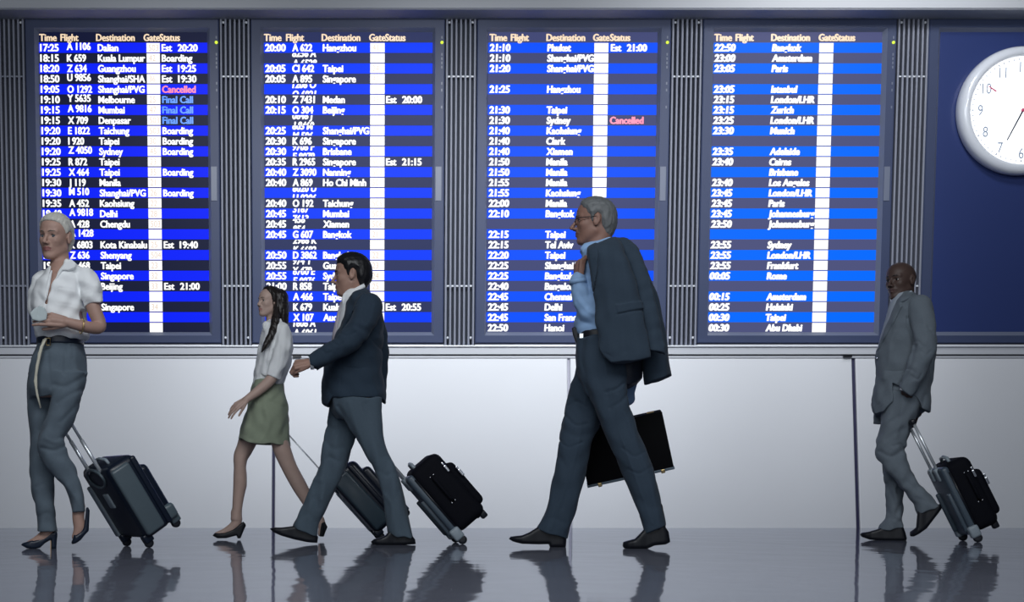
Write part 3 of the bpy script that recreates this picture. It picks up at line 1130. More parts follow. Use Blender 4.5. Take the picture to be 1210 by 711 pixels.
        F.func(lo, hi, fn, 0.004)
        return F


def add_hand(F, wrist, d, n, side, k=1.0, curl=((15, 25, 15),) * 4, thumb=(35, 20, 15), spread=4.0, local=False):
    """wrist point, d finger direction, n palm normal (fingers close towards it), side +1 / -1 = where the thumb is along d x n"""
    d = np.array(d, float); d /= np.linalg.norm(d)
    n = np.array(n, float); n -= d * (n @ d); n /= np.linalg.norm(n)
    s = np.cross(d, n) * side                       # towards the thumb
    W = np.array(wrist, float)
    caps = []
    base = [(0.030, 0.092), (0.010, 0.096), (-0.010, 0.091), (-0.028, 0.083)]
    lens = [(0.042, 0.025, 0.020), (0.046, 0.029, 0.021), (0.043, 0.027, 0.020), (0.034, 0.020, 0.018)]
    for i, ((sx, dx), L) in enumerate(zip(base, lens)):
        kn = W + k * (s * sx + d * dx)
        caps.append((W + k * (s * sx * 0.62 + d * 0.012), kn, 0.0135 * k, 0.0115 * k))
        a = 0.0; p = kn
        sp = math.radians((1.5 - i) * spread)
        for j in range(3):
            a += math.radians(curl[i][j])
            v = (d * math.cos(sp) + s * math.sin(sp)) * math.cos(a) + n * math.sin(a)
            q = p + k * L[j] * v
            r0 = (0.0096, 0.0085, 0.0078)[j] * (0.9 if i == 3 else 1) * k
            caps.append((p, q, r0, r0 * 0.90)); p = q
    # thumb
    p = W + k * (s * 0.022 + d * 0.022 + n * 0.006)
    a0, a1, a2 = [math.radians(v) for v in thumb]
    dirs = [d * math.cos(a0) + s * math.sin(a0) * 0.85 + n * math.sin(a0) * 0.5]
    for ang in (a1, a2):
        t = dirs[-1]; t = t / np.linalg.norm(t)
        turn = -s * 0.6 + n * 0.6
        dirs.append(t * math.cos(ang) + turn * math.sin(ang))
    for v, L, r in zip(dirs, (0.044, 0.032, 0.026), (0.0135, 0.0105, 0.0092)):
        v = v / np.linalg.norm(v)
        q = p + k * L * v
        caps.append((p, q, r * k, r * 0.88 * k)); p = q
    P = np.array([c[0] for c in caps] + [c[1] for c in caps])

    def fn(X, Y, Z):
        dd = None
        for c in caps:
            e = cap(X, Y, Z, c[0], c[1], c[2], c[3])
            dd = e if dd is None else smin(dd, e, 0.003 * k)
        pal = cap(X, Y, Z, W + d * 0.02 * k, W + k * (d * 0.075), 0.016 * k, 0.016 * k)
        return smin(dd, pal, 0.008 * k)
    F.func(P.min(0) - 0.02, P.max(0) + 0.02, fn, 0.008)


M['eye_white'] = mat('eye_white', (0.62, 0.60, 0.58), 0.25)
M['iris_dark'] = mat('iris_dark', (0.012, 0.008, 0.006), 0.15)
M['iris_blue'] = mat('iris_grey', (0.06, 0.08, 0.10), 0.15)
M['lash'] = mat('eyelash', (0.012, 0.010, 0.010), 0.8)
M['sock'] = mat('dark_sock', (0.012, 0.014, 0.020), 0.9)
M['leather'] = mat('black_leather', (0.006, 0.007, 0.011), 0.42, spec=0.35)
M['leather_navy'] = mat('navy_leather', (0.010, 0.017, 0.034), 0.35, spec=0.4)
M['gold'] = mat('gold_metal', (0.75, 0.55, 0.25), 0.3, metal=1.0)
M['silver'] = mat('silver_metal', (0.75, 0.77, 0.80), 0.25, metal=1.0)
M['white_shirt'] = mat('white_cotton', (0.86, 0.88, 0.89), 0.8, noise=0.03, nscale=30, bump=0.15)
M['hair_black'] = mat('black_hair', (0.006, 0.006, 0.008), 0.42, noise=0.3, nscale=60, bump=0.4, bscale=250)


def cloth(name, col, n=0.08):
    return mat(name, col, 0.85, spec=0.2, noise=n, nscale=90, bump=0.25, bscale=900, sheen=0.06)


def sock(fr, pts, rad, root):
    F = Field(fr, 0.0036)
    F.tube(pts, rad)
    F.build('sock', M['sock'], root)


SHOE_TAPER = (0.50, 0.86, 1.0, 0.95, 0.84, 0.80, 0.84, 0.80, 0.66)


def shoe(fr, poly, o, hw, r, m, root, vox=0.0036):
    S = Field(fr, vox)
    S.prof(poly, o, hw, r, taper=SHOE_TAPER)
    return S.build('shoe', m, root)


def finish_body(F, head, name, m, root):
    o = F.build('body', m, root)
    head.lip_attr(o, F.V)
    return o


def rows_o(rows, o, ry0, ry1):
    n = len(rows)
    return [(r[0], r[1], r[2], o, ry0 + (ry1 - ry0) * i / (n - 1)) for i, r in enumerate(rows)]


HAIR_SHORT = [(0.078, 0.098), (0.066, 0.084), (0.058, 0.066), (0.046, 0.060), (0.036, 0.036), (0.024, 0.026), (0.020, -0.012), (0.006, -0.014),
              (0.004, 0.022), (-0.012, 0.036), (-0.030, 0.024), (-0.034, -0.030), (-0.046, -0.072), (-0.075, -0.082), (-0.15, -0.06), (-0.16, 0.16), (0.09, 0.17)]

# =========================================================== the grey haired man with briefcase
def man_grey():
    fr = Frame(704, 647)
    P = fr.P
    root = tag(fr.empty('person'), 'tall grey haired man in glasses and blue shirt striding left with suit jacket over shoulder', 'person', 'travellers walking past the boards')
    suit = cloth('slate_suit_cloth', (0.036, 0.056, 0.082))
    blue = mat('blue_cotton', (0.27, 0.43, 0.68), 0.8, noise=0.03, nscale=30, bump=0.15)
    skin = skin_mat('skin_tanned', (0.27, 0.150, 0.115), (0.22, 0.10, 0.085))
    near = rows_o([(400, 684, 738), (420, 684, 741), (440, 684, 742), (460, 690, 742), (475, 698, 744), (495, 706, 750), (515, 715.5, 756), (535, 724.5, 764.5),
                   (560, 736, 774), (580, 745, 778.5), (600, 752, 783.5), (622, 759.5, 787.5), (634, 763, 789)], -0.085, 0.095, 0.062)
    far = rows_o([(420, 682, 735), (436, 680.5, 730), (446, 678, 725), (453, 674, 722), (470, 670.5, 718), (502, 663, 709), (524, 660, 699), (544, 658, 695), (565, 653.5, 690), (580, 650, 686.5),
                  (600, 645, 682), (615, 639.5, 677), (624, 634.5, 674), (638, 632, 670.5)], 0.085, 0.095, 0.064)
    pelvis = [(392, 681, 737, 0, 0.150), (400, 680.5, 739, 0, 0.155), (420, 680, 742, 0, 0.165), (440, 682, 742, 0, 0.165), (458, 690, 740, 0, 0.14)]
    torso = [(291, 696, 722, 0, 0.07), (298, 688, 735, 0, 0.15), (310, 686.5, 745, 0, 0.19), (330, 686, 748, 0, 0.185), (350, 685, 747, 0, 0.175), (370, 681, 743, 0, 0.16), (385, 678.5, 739, 0, 0.155), (398, 680, 738, 0, 0.15)]
    arm_n = [(716, 310, -0.12), (718, 340, -0.115), (698, 370, -0.115)]
    fore = [(698, 370, -0.115), (688, 352, -0.12), (683.5, 331, -0.13)]
    arm_f = [(720, 310, 0.17), (742, 365, 0.24), (744, 430, 0.24), (739, 470, 0.23)]
    # body
    B = Field(fr, 0.0036)
    head = Head(fr, 702.5, 262.5, 0.0, 3, 1.04)
    head.add_to(B, jaw=1.04, nose=1.15)
    B.tube([(711, 272, 0), (708, 288, 0), (709, 302, 0)], [0.060, 0.062, 0.075], k=0.02)
    B.stack(torso[1:], inset=0.02); B.stack(pelvis, inset=0.02); B.stack([q for q in near if q[0] < 606], inset=0.026, k=0.03); B.stack([q for q in far if q[0] < 606], inset=0.026, k=0.03)
    B.tube(arm_n, [0.05, 0.045, 0.040]); B.tube(fore, [0.038, 0.036, 0.028])
    B.tube(arm_f, [0.05, 0.045, 0.036, 0.027])
    B.tube([(776, 600, -0.085), (782, 634, -0.085)], [0.032, 0.026]); B.tube([(660, 600, 0.085), (656, 636, 0.085)], [0.032, 0.026])
    sock(fr, [(774, 600, -0.085), (777, 620, -0.085), (779, 632, -0.085)], [0.040, 0.040, 0.036], root); sock(fr, [(662, 600, 0.085), (655, 622, 0.085), (653, 632, 0.085)], [0.042, 0.042, 0.036], root)
    w = P(683, 331, -0.13)
    add_hand(B, w, (0.02, 0.10, 1.0), (0.85, 0.5, 0.0), -1, 1.02, ((55, 80, 50), (58, 85, 50), (60, 85, 55), (62, 85, 55)), (10, 15, 10), 2)
    hw = P(738, 472, 0.23)
    add_hand(B, hw, (0.02, 0.0, -1.0), (-0.95, -0.2, 0.0), 1, 1.0, ((45, 75, 55),) * 4, (30, 30, 30), 1)
    finish_body(B, head, 'body', skin, root)
    head.eyes(root, M['iris_dark']); head.brows(root, mat('grey_brow', (0.10, 0.09, 0.085), 0.7))
    hair = mat('silver_hair', (0.145, 0.155, 0.16), 0.55, noise=0.35, nscale=45, bump=0.5, bscale=220)
    head.hair_op(Field(fr, 0.0032), HAIR_SHORT, 0.011, 0.004, 0.0014).build('hair', hair, root)
    # spectacles
    g = []
    for s in (1, -1):
        pts = [head.loc(0.097, s * 0.033 + 0.021 * math.cos(a), 0.000 + 0.016 * math.sin(a)) for a in np.linspace(0, 2 * math.pi, 20)[:-1]]
        g.append((pts, True))
        g.append(([head.loc(0.097, s * 0.054, 0.006), head.loc(0.088, s * 0.070, 0.010), head.loc(0.03, s * 0.079, 0.014), head.loc(-0.006, s * 0.082, 0.016)], False))
    g.append(([head.loc(0.097, 0.012, 0.004), head.loc(0.100, 0, 0.007), head.loc(0.097, -0.012, 0.004)], False))
    bm = bmesh.new()
    for pts, c in g: add_tube(bm, pts, 0.0015 if c else 0.0019, 6, c)
    bm_obj('spectacles', bm, M['black'], root, True)
    # shirt
    S = Field(fr, 0.0042)
    S.stack(torso); S.tube(arm_n, [0.070, 0.062, 0.058], k=0.02); S.tube(fore, [0.057, 0.050, 0.042], k=0.012)
    S.tube(arm_f, [0.075, 0.066, 0.058, 0.046], k=0.02)
    S.prof([(686, 297), (690, 290), (704, 286), (722, 281), (726, 288), (712, 296), (697, 303), (689, 303)], 0.0, 0.085, 0.012, 0.006)
    S.tube([(710, 270, 0), (708, 290, 0)], [0.060, 0.060], kind='sub', k=0.006)
    for a, b_, c_ in (([(690, 318), (698, 335), (697, 352)], 2.2, 0.006), ([(684, 350), (692, 362), (702, 372)], 2.2, 0.007), ([(682, 362), (690, 372), (702, 380)], 2.0, 0.006), ([(681, 376), (692, 384), (702, 388)], 2, 0.006), ([(694, 312), (702, 328), (704, 350)], 2, 0.005)):
        S.crease(a, b_, c_, near=-0.02)
    S.ripple(0.003, 0.09, 5)
    S.build('shirt', blue, root)
    tube_obj('shirt_cuff', [P(683.4, 335, -0.13), P(683, 330.5, -0.13)], [0.047, 0.047], blue, root, 20)
    # trousers
    T = Field(fr, 0.0042)
    T.stack(pelvis); T.stack(near, k=0.02); T.stack(far, k=0.012)
    T.prof([(625, 630), (634.5, 625), (670, 636.5), (672, 650), (625, 650)], 0.085, 0.2, 0.002, 0.003, 'sub')
    T.prof([(756, 623.5), (763, 629.5), (787, 621), (795, 618), (795, 650), (756, 650)], -0.085, 0.12, 0.002, 0.003, 'sub')
    for a, b_, c_ in (([(690, 405), (688, 430), (697, 470)], 2.0, 0.006), ([(684, 440), (696, 466), (709, 500)], 2.0, 0.008), ([(730, 470), (738, 490), (752, 525), (764, 556)], 2.0, -0.006),
                      ([(745, 480), (738, 500), (746, 520)], 3, 0.005), ([(678, 470), (690, 490), (700, 498)], 3, 0.006), ([(664, 505), (680, 515), (696, 512)], 3, 0.005), ([(662, 540), (670, 560), (664, 600)], 2.4, 0.006),
                      ([(764, 560), (772, 590), (776, 620)], 2, -0.005), ([(755, 590), (768, 600), (782, 596)], 3, 0.004), ([(640, 622), (652, 612), (668, 618)], 2.4, 0.005), ([(700, 410), (704, 440), (716, 470)], 3, 0.005)):
        T.crease(a, b_, c_)
    for a, b_, c_ in (([(714, 430), (728, 500), (748, 560), (769, 618)], 1.1, -0.005), ([(692, 470), (680, 540), (651, 626)], 1.1, -0.005), ([(736, 455), (728, 462), (716, 466)], 1.4, 0.007), ([(741, 468), (732, 478), (720, 484)], 1.4, 0.006),
                      ([(672, 478), (682, 474), (692, 480)], 1.4, 0.008), ([(668, 490), (680, 502), (694, 500)], 1.4, 0.007), ([(661, 520), (672, 528), (688, 522)], 1.2, 0.006), ([(735, 530), (748, 540), (760, 535)], 1.2, 0.006), ([(742, 555), (754, 560), (768, 552)], 1.2, 0.005)):
        T.crease(a, b_, c_)
    T.ripple(0.0028, 0.11, 8, (1, 1, 0.35))
    T.build('trousers', suit, root)
    Bt = Field(fr, 0.004)
    Bt.stack([(393, 679.6, 738, 0, 0.156), (401, 679.6, 739.5, 0, 0.160)], round_=0.003)
    Bt.build('belt', M['leather'], root)
    c = P(687, 397, -0.115)
    box('belt_buckle', c[0] - 0.012, c[0] + 0.012, c[1] - 0.012, c[1] + 0.01, c[2] - 0.014, c[2] + 0.014, M['silver'], root, bevel=0.003)
    H = Field(fr, 0.0035)
    H.prof([(675.5, 388), (680, 386), (683.5, 392), (684, 404), (680.5, 406), (677, 396)], -0.06, 0.03, 0.006)
    H.build('phone_holster', M['leather'], root)
    # shoes
    for poly, o in (([(601, 636.5), (603.6, 633.6), (617, 632.2), (625, 628.8), (636, 622), (660, 622), (669, 632), (669.5, 637), (668.7, 646.6), (650, 646.8), (648.5, 642.6), (637, 642.9), (617, 642.2), (606, 639.5)], 0.085),
                    ([(735.5, 644.5), (736.4, 640), (742, 638.4), (750, 636.4), (761, 625), (784, 619), (790, 628), (792, 640), (787, 642.9), (773.6, 644.2), (764.5, 648.2), (742.7, 648.6), (737, 647.4)], -0.085)):
        shoe(fr, poly, o, 0.046, 0.020, M['leather'], root, 0.0036)
    return fr, suit


FR_M1, SUIT1 = man_grey()


def draped_jacket(fr, suit):
    P = fr.P
    root = tag(empty('suit_jacket', tuple(fr.root), -fr.th), 'slate suit jacket draped over the shoulder of the grey haired man', 'jacket')
    J = Field(fr, 0.0042)
    lining = mat('shaded_navy_lining', (0.006, 0.010, 0.022), 0.6)  # inner panel, its shade put into the near-black colour
    o = -0.235
    J.stack([(281, 721, 730, -0.12, 0.05), (286, 710, 733, -0.14, 0.08), (291, 698, 736, -0.17, 0.09), (297, 693.5, 738, -0.20, 0.09), (315, 696.5, 745, -0.23, 0.075), (335, 699.5, 751, o, 0.065), (355, 702.5, 757, o, 0.058), (375, 704.5, 761, o, 0.052),
             (395, 706, 765, o, 0.048), (410, 708, 767.5, o, 0.044), (420, 711, 769, o, 0.042), (431, 716, 769, o, 0.038)], k=0.01)
    J.prof([(700, 405), (706.2, 405), (709, 414), (714, 422.5), (722, 428.4), (745, 427.6), (768, 422.5), (775, 421), (775, 440), (700, 440)], o, 0.2, 0.001, 0.003, 'sub')
    SV = Field(fr, 0.0042)
    SV.tube([(735.5, 287.5, -0.12), (745, 299, -0.15), (756, 328, -0.18), (765, 364, -0.195), (772.5, 397, -0.20), (776.5, 419, -0.205)], [0.034, 0.046, 0.047, 0.045, 0.043, 0.042], k=0.006)
    SV.prof([(755, 413.5), (766, 412.6), (785, 417.5), (790, 430), (755, 430)], -0.21, 0.15, 0.001, 0.002, 'sub')
    SV.tube([(774, 402, -0.21), (777, 424, -0.21)], [0.020, 0.030], kind='sub', k=0.002)
    SV.crease([(752, 300), (766, 340), (776, 380), (783, 414)], 1.4, -0.006, near=-0.1)
    SV.ripple(0.003, 0.10, 5, (1, 1, 0.4))
    SV.build('jacket_sleeve', suit, root)
    # lapel, pocket flap and edge
    J.emboss([(692, 290), (704, 290), (707, 310), (706, 330), (701, 352), (698, 330)], 0.011, near=-0.1, soft=0.0015)
    J.crease([(704.5, 292), (707.5, 312), (706.5, 330), (701, 353)], 0.8, 0.006, near=-0.1)
    J.emboss([(726.5, 368.5), (757, 363.5), (759, 372), (729, 378)], 0.006, near=-0.2, soft=0.002)
    J.crease([(724, 296), (729, 340), (737, 420)], 4, 0.010, near=-0.1)
    J.crease([(716, 300), (718, 350), (724, 420)], 4, -0.006, near=-0.1)
    J.crease([(738, 320), (746, 370), (754, 424)], 4, -0.006, near=-0.1)
    J.crease([(728, 379.5), (759, 373.5)], 0.7, 0.006, near=-0.2)
    J.crease([(715, 423), (722, 427)], 1.0, 0.002)
    J.crease([(706, 350), (716, 380), (724, 410)], 4, 0.005, near=-0.1)
    J.ripple(0.0018, 0.12, 4, (1, 1, 0.4))
    J.build('jacket_front', suit, root)
    K = Field(fr, 0.0042)
    K.stack([(282, 726, 741, -0.06, 0.05), (290, 722, 748, -0.02, 0.10), (300, 724, 754, 0.0, 0.14), (315, 726, 761, 0.02, 0.15), (330, 730, 768, 0.03, 0.15), (350, 736, 775.5, 0.03, 0.14), (380, 745, 782.5, 0.03, 0.13), (405, 753, 787.5, 0.03, 0.12),
             (425, 758, 790.5, 0.03, 0.11), (444, 760, 793.3, 0.03, 0.10), (455, 762, 794, 0.03, 0.10)], k=0.01)
    K.prof([(755, 455.5), (765, 453.5), (793.3, 443.5), (800, 441), (800, 470), (755, 470)], 0.03, 0.3, 0.001, 0.003, 'sub')
    K.ripple(0.004, 0.13, 6, (1, 1, 0.3))
    K.build('jacket_back', suit, root)
    L = Field(fr, 0.0042)
    L.stack([(395, 716, 752, 0.02, 0.18), (415, 720, 757, 0.03, 0.18), (430, 723, 759, 0.03, 0.17), (448, 724, 759, 0.03, 0.16), (458, 726, 752, 0.03, 0.15)], k=0.01)
    L.prof([(715, 452), (726, 455), (742, 457.5), (752, 453), (758.5, 447), (765, 440), (765, 470), (715, 470)], 0.03, 0.3, 0.001, 0.003, 'sub')
    L.build('jacket_lining', lining, root)
    return root


draped_jacket(FR_M1, SUIT1)


# =========================================================== white haired woman
def woman_white():
    fr = Frame(66, 648.3)
    P = fr.P
    root = tag(fr.empty('person'), 'white haired woman in white short sleeved blouse and grey trousers walking at the far left', 'person', 'travellers walking past the boards')
    grey = cloth('grey_wool', (0.106, 0.138, 0.170))
    skin = skin_mat('skin_fair', (0.40, 0.25, 0.20), (0.27, 0.11, 0.105))
    pelvis = [(400, 43.5, 99, 0, 0.13), (407, 43.5, 99, 0, 0.135), (425, 37, 102, 0, 0.15), (446, 33.3, 103, 0, 0.155), (458, 33, 100, 0, 0.15), (470, 36, 95, 0, 0.12)]
    near = rows_o([(440, 52, 103), (462, 58, 98.6), (478, 57.5, 94), (487, 55, 91.5), (498, 51.5, 87), (512, 47, 79.5), (519, 45, 75.5), (526, 44, 78.5), (536, 47, 80.5), (552, 56.4, 89), (564, 66, 93), (577, 77, 97), (590, 82, 100), (606, 85, 100.5)], -0.075, 0.088, 0.05)
    far = rows_o([(440, 33.5, 75), (479, 32, 70), (500, 34, 66), (515, 36, 64), (552, 35, 64), (587, 39, 64), (600, 42.5, 65), (612, 44, 66), (628, 44, 67.6)], 0.075, 0.09, 0.06)
    torso = [(308, 63, 86, 0, 0.06), (314, 60, 92, 0, 0.09), (319, 55, 99, 0, 0.12), (326, 49, 104, 0, 0.14), (335, 42, 106, 0, 0.155), (350, 37.5, 104, 0, 0.165), (365, 37, 102, 0, 0.165), (380, 38, 104, 0, 0.16), (392, 40, 106.5, 0, 0.155), (398, 42, 106, 0, 0.15), (402.5, 46, 100, 0, 0.14)]
    slv = [(101, 329, -0.09), (107, 342, -0.115), (110, 362, -0.12)]
    fore = [(106, 345, -0.11), (111, 365, -0.125), (117.5, 386, -0.14), (97, 385, -0.20), (79, 380.5, -0.215)]
    slv_f = [(50, 332, 0.09), (45, 348, 0.10), (43, 364, 0.10)]
    arm_f = [(50, 336, 0.09), (48, 365, 0.11), (54, 400, 0.12), (61, 440, 0.12), (68, 474, 0.10)]
    B = Field(fr, 0.0036)
    head = Head(fr, 66.0, 281.0, 0.0, 58, 1.0, pitch=-4, roll=-3)
    head.add_to(B, jaw=0.95, nose=0.85, lips=0.95)
    B.tube([(70, 290, 0.015), (71, 306, 0.01), (72, 320, 0)], [0.046, 0.047, 0.062], k=0.02)
    B.tube([(69, 329, -0.03), (73, 323, -0.03), (82, 324, -0.03)], [0.034, 0.052, 0.045], k=0.02)
    B.tube([(59, 348, -0.085), (63, 332, -0.075)], [0.026, 0.034], k=0.02)
    B.stack(torso[3:], inset=0.02); B.stack(pelvis, inset=0.02); B.stack([q for q in near if q[0] < 606], inset=0.026, k=0.03); B.stack([q for q in far if q[0] < 606], inset=0.026, k=0.03)
    B.tube(fore, [0.040, 0.037, 0.033, 0.029, 0.024])
    B.tube(arm_f, [0.040, 0.038, 0.034, 0.03, 0.023])
    add_hand(B, P(79, 380.5, -0.215), P(50, 375.5, -0.225) - P(79, 380.5, -0.215), (-0.1, 0.97, -0.15), 1, 0.95, ((10, 18, 12), (20, 28, 20), (35, 40, 25), (45, 50, 30)), (25, 10, 10), 4)
    add_hand(B, P(68, 474, 0.10), (0.1, 0, -1), (-1, 0.1, 0), 1, 0.9, ((50, 75, 55),) * 4, (30, 30, 30), 1)
    # ankles and feet
    B.tube([(57, 622, 0.075), (56, 630, 0.075), (46, 638, 0.075), (34, 643, 0.075)], [0.032, 0.034, 0.028, 0.018], k=0.01)
    B.tube([(93, 598, -0.075), (92.5, 612, -0.075), (94, 624, -0.075), (90, 634, -0.075)], [0.033, 0.030, 0.030, 0.022], k=0.01)
    finish_body(B, head, 'body', skin, root)
    head.eyes(root, M['iris_blue'], (0.2, -0.05)); head.brows(root, mat('ash_brow', (0.16, 0.13, 0.11), 0.7), 0.0028)
    hair = mat('white_hair', (0.56, 0.55, 0.50), 0.5, noise=0.18, nscale=40, bump=0.4, bscale=200)
    poly = [(0.090, 0.085), (0.070, 0.078), (0.050, 0.066), (0.034, 0.040), (0.020, 0.018), (0.004, 0.026), (-0.012, 0.036), (-0.030, 0.018), (-0.034, -0.030), (-0.050, -0.070), (-0.16, -0.05), (-0.16, 0.16), (0.10, 0.16)]
    head.hair_op(Field(fr, 0.0032), poly, 0.009, 0.006, 0.0018).build('hair', hair, root)
    # blouse
    S = Field(fr, 0.0042)
    S.stack(torso); S.tube(slv, [0.056, 0.058, 0.046], k=0.014, sb=1.1); S.tube(slv_f, [0.055, 0.05, 0.046], k=0.02)
    S.prof([(95, 365.5), (101, 363), (119.5, 356.2), (126, 354), (126, 380), (95, 380)], -0.12, 0.09, 0.001, 0.002, 'sub')
    S.func(P(40, 400, -0.4), P(110, 300, 0.3), lambda X, Y, Z: smax(poly_sdf([P(x, y)[[0, 2]] for x, y in ((59.5, 318), (66, 300), (84, 300), (77, 309.5), (63.5, 336), (55.5, 362.5), (54.3, 362), (58.5, 338))],
                                                                        X[:, 0, 0][:, None] + 0 * Z[0, 0, :][None, :], Z[0, 0, :][None, :] + 0 * X[:, 0, 0][:, None])[:, None, :] + 0 * Y, Y - 0.02, 0.001), 0.003, 'sub')
    for a, b_, c_ in (([(57, 345), (54, 370), (52, 400)], 0.9, 0.004), ([(69, 345), (86, 347), (91, 349)], 0.8, 0.003), ([(68, 346), (67, 362)], 0.7, 0.0025), ([(85, 347), (85, 366)], 0.7, 0.0025), ([(68, 363), (84, 365), (95, 367)], 0.7, 0.0025),
                      ([(90, 330), (92, 345), (97, 360)], 1.4, 0.006), ([(88, 395), (96, 385), (102, 374)], 2, 0.006), ([(70, 400), (74, 390)], 2, 0.005), ([(80, 400), (78, 388)], 2, 0.005), ([(45, 350), (50, 358)], 2, 0.005)):
        S.crease(a, b_, c_, near=0.0)
    S.ripple(0.003, 0.08, 15)
    S.build('blouse', M['white_shirt'], root)
    C = Field(fr, 0.0036)     # collar leaves
    C.prof([(77, 309.5), (84, 307.5), (90.5, 313), (89, 318), (81, 321.5), (74, 321), (66, 334), (64, 333)], -0.105, 0.05, 0.008)
    C.prof([(60, 320), (62, 320), (59, 338), (55, 356), (52, 350), (56, 332)], -0.115, 0.035, 0.006)
    C.build('blouse_collar', M['white_shirt'], root)
    # trousers
    T = Field(fr, 0.0042)
    T.stack(pelvis); T.stack(near, k=0.010); T.stack(far, k=0.012)
    T.prof([(78, 606), (85, 605.3), (100.5, 603.6), (106, 603), (106, 625), (78, 625)], -0.075, 0.08, 0.001, 0.003, 'sub')
    T.prof([(36, 627.3), (75, 627.3), (75, 640), (36, 640)], 0.075, 0.09, 0.001, 0.003, 'sub')
    for a, b_, c_ in (([(78, 410), (77, 430), (76, 444)], 1.4, 0.006), ([(85, 410), (86, 426)], 1.4, 0.005), ([(56, 410), (58, 440), (60, 460)], 1.4, 0.006), ([(64, 457), (78, 459), (100, 446)], 2.2, 0.009), ([(68, 478), (84, 468), (97, 462)], 2, 0.007),
                      ([(72, 500), (86, 485), (92, 478)], 2, 0.007), ([(50, 530), (64, 533), (78, 527)], 1.8, 0.010), ([(55, 520), (66, 524), (76, 520)], 1.8, -0.006), ([(47, 540), (58, 556), (68, 566)], 1.6, -0.006), ([(80, 575), (90, 590), (98, 604)], 2, -0.005),
                      ([(60, 470), (56, 490), (49, 508)], 2, 0.006), ([(44, 575), (52, 572), (60, 580)], 2, 0.005), ([(46, 610), (56, 606), (65, 612)], 2, 0.004)):
        T.crease(a, b_, c_)
    T.ripple(0.003, 0.10, 9, (1, 1, 0.35))
    T.build('trousers', grey, root)
    Bt = Field(fr, 0.004)
    Bt.stack([(399.5, 43, 99.6, 0, 0.143), (408, 43, 99.6, 0, 0.143)], round_=0.003)
    Bt.build('belt', M['leather_navy'], root)
    bw = P(57, 403.5, -0.145)
    tube_obj('belt_buckle', [bw + np.array(q) for q in ((-0.010, 0, -0.018), (0.010, 0, -0.018), (0.010, 0, 0.018), (-0.010, 0, 0.018))], 0.004, M['gold'], root, 8, True)
    cream = mat('cream_cord', (0.58, 0.56, 0.46), 0.8)
    tube_obj('waist_cord', [P(54, 400, -0.15), P(49, 410, -0.165), P(44, 432, -0.165), P(41.5, 450, -0.16), P(44, 466, -0.16), P(48, 482, -0.155)], [0.007, 0.0085, 0.0085, 0.007, 0.006, 0.004], cream, root)
    tube_obj('waist_cord', [P(52, 401, -0.15), P(46, 418, -0.163), P(42.8, 440, -0.163), P(43, 462, -0.16), P(46, 474, -0.158)], [0.006, 0.006, 0.006, 0.005, 0.003], cream, root)
    # bracelet and ring
    bc = P(96.5, 385.5, -0.203)
    ax = P(82, 381, -0.215) - P(111, 386, -0.16); ax /= np.linalg.norm(ax)
    u = np.cross(ax, [0, 1, 0]); u /= np.linalg.norm(u); v = np.cross(ax, u)
    tube_obj('bracelet', [bc + 0.036 * (u * math.cos(a) + v * math.sin(a)) + ax * 0.006 * math.sin(a) for a in np.linspace(0, 2 * math.pi, 28)[:-1]], 0.0035, M['gold'], root, 8, True)
    # pumps
    SH = [([(24.6, 643.6), (26.5, 641.5), (33, 639.6), (38, 638), (40, 638.6), (48, 636), (55, 631), (59, 628.4), (67.6, 628), (68, 632), (67.4, 637.3), (66.8, 648.2), (60, 648.2), (60.2, 637.6), (55, 639.9), (47, 647.2), (40, 648.2), (32, 647.6)], 0.075),
          ([(85.5, 642.8), (84, 641), (86, 636.5), (87.2, 631), (89.5, 632), (94, 629), (98.5, 623), (100.5, 612), (101.8, 599.3), (104, 599), (106, 602.8), (105.6, 612), (104.8, 627), (100, 632), (95.6, 637.6), (90, 641.5)], -0.075)]
    for poly, o in SH:
        shoe(fr, poly, o, 0.038, 0.014, M['leather_navy'], root, 0.0034)
    box('heel_breast', *(lambda a, b: (a[0], b[0], a[1] - 0.026, a[1] + 0.026, b[2], a[2]))(P(59.4, 638.5, 0.075), P(60.4, 647.6, 0.075)), mat('tan_leather', (0.50, 0.33, 0.18), 0.5), root)
    # what she holds
    it = tag(empty('folded_paper', tuple(fr.root), -fr.th), 'small pale folded paper held at the chest by the white haired woman', 'paper')
    I = Field(fr, 0.003)
    I.prof([(35, 370), (41, 364), (47.5, 361), (53, 364), (56, 371), (55, 378), (47, 380), (38, 378)], -0.222, 0.013, 0.006)
    I.crease([(43, 364), (46, 371), (46, 379)], 1.0, 0.003)
    I.build('paper_sheet', mat('pale_paper', (0.48, 0.55, 0.56), 0.6), it)


woman_white()


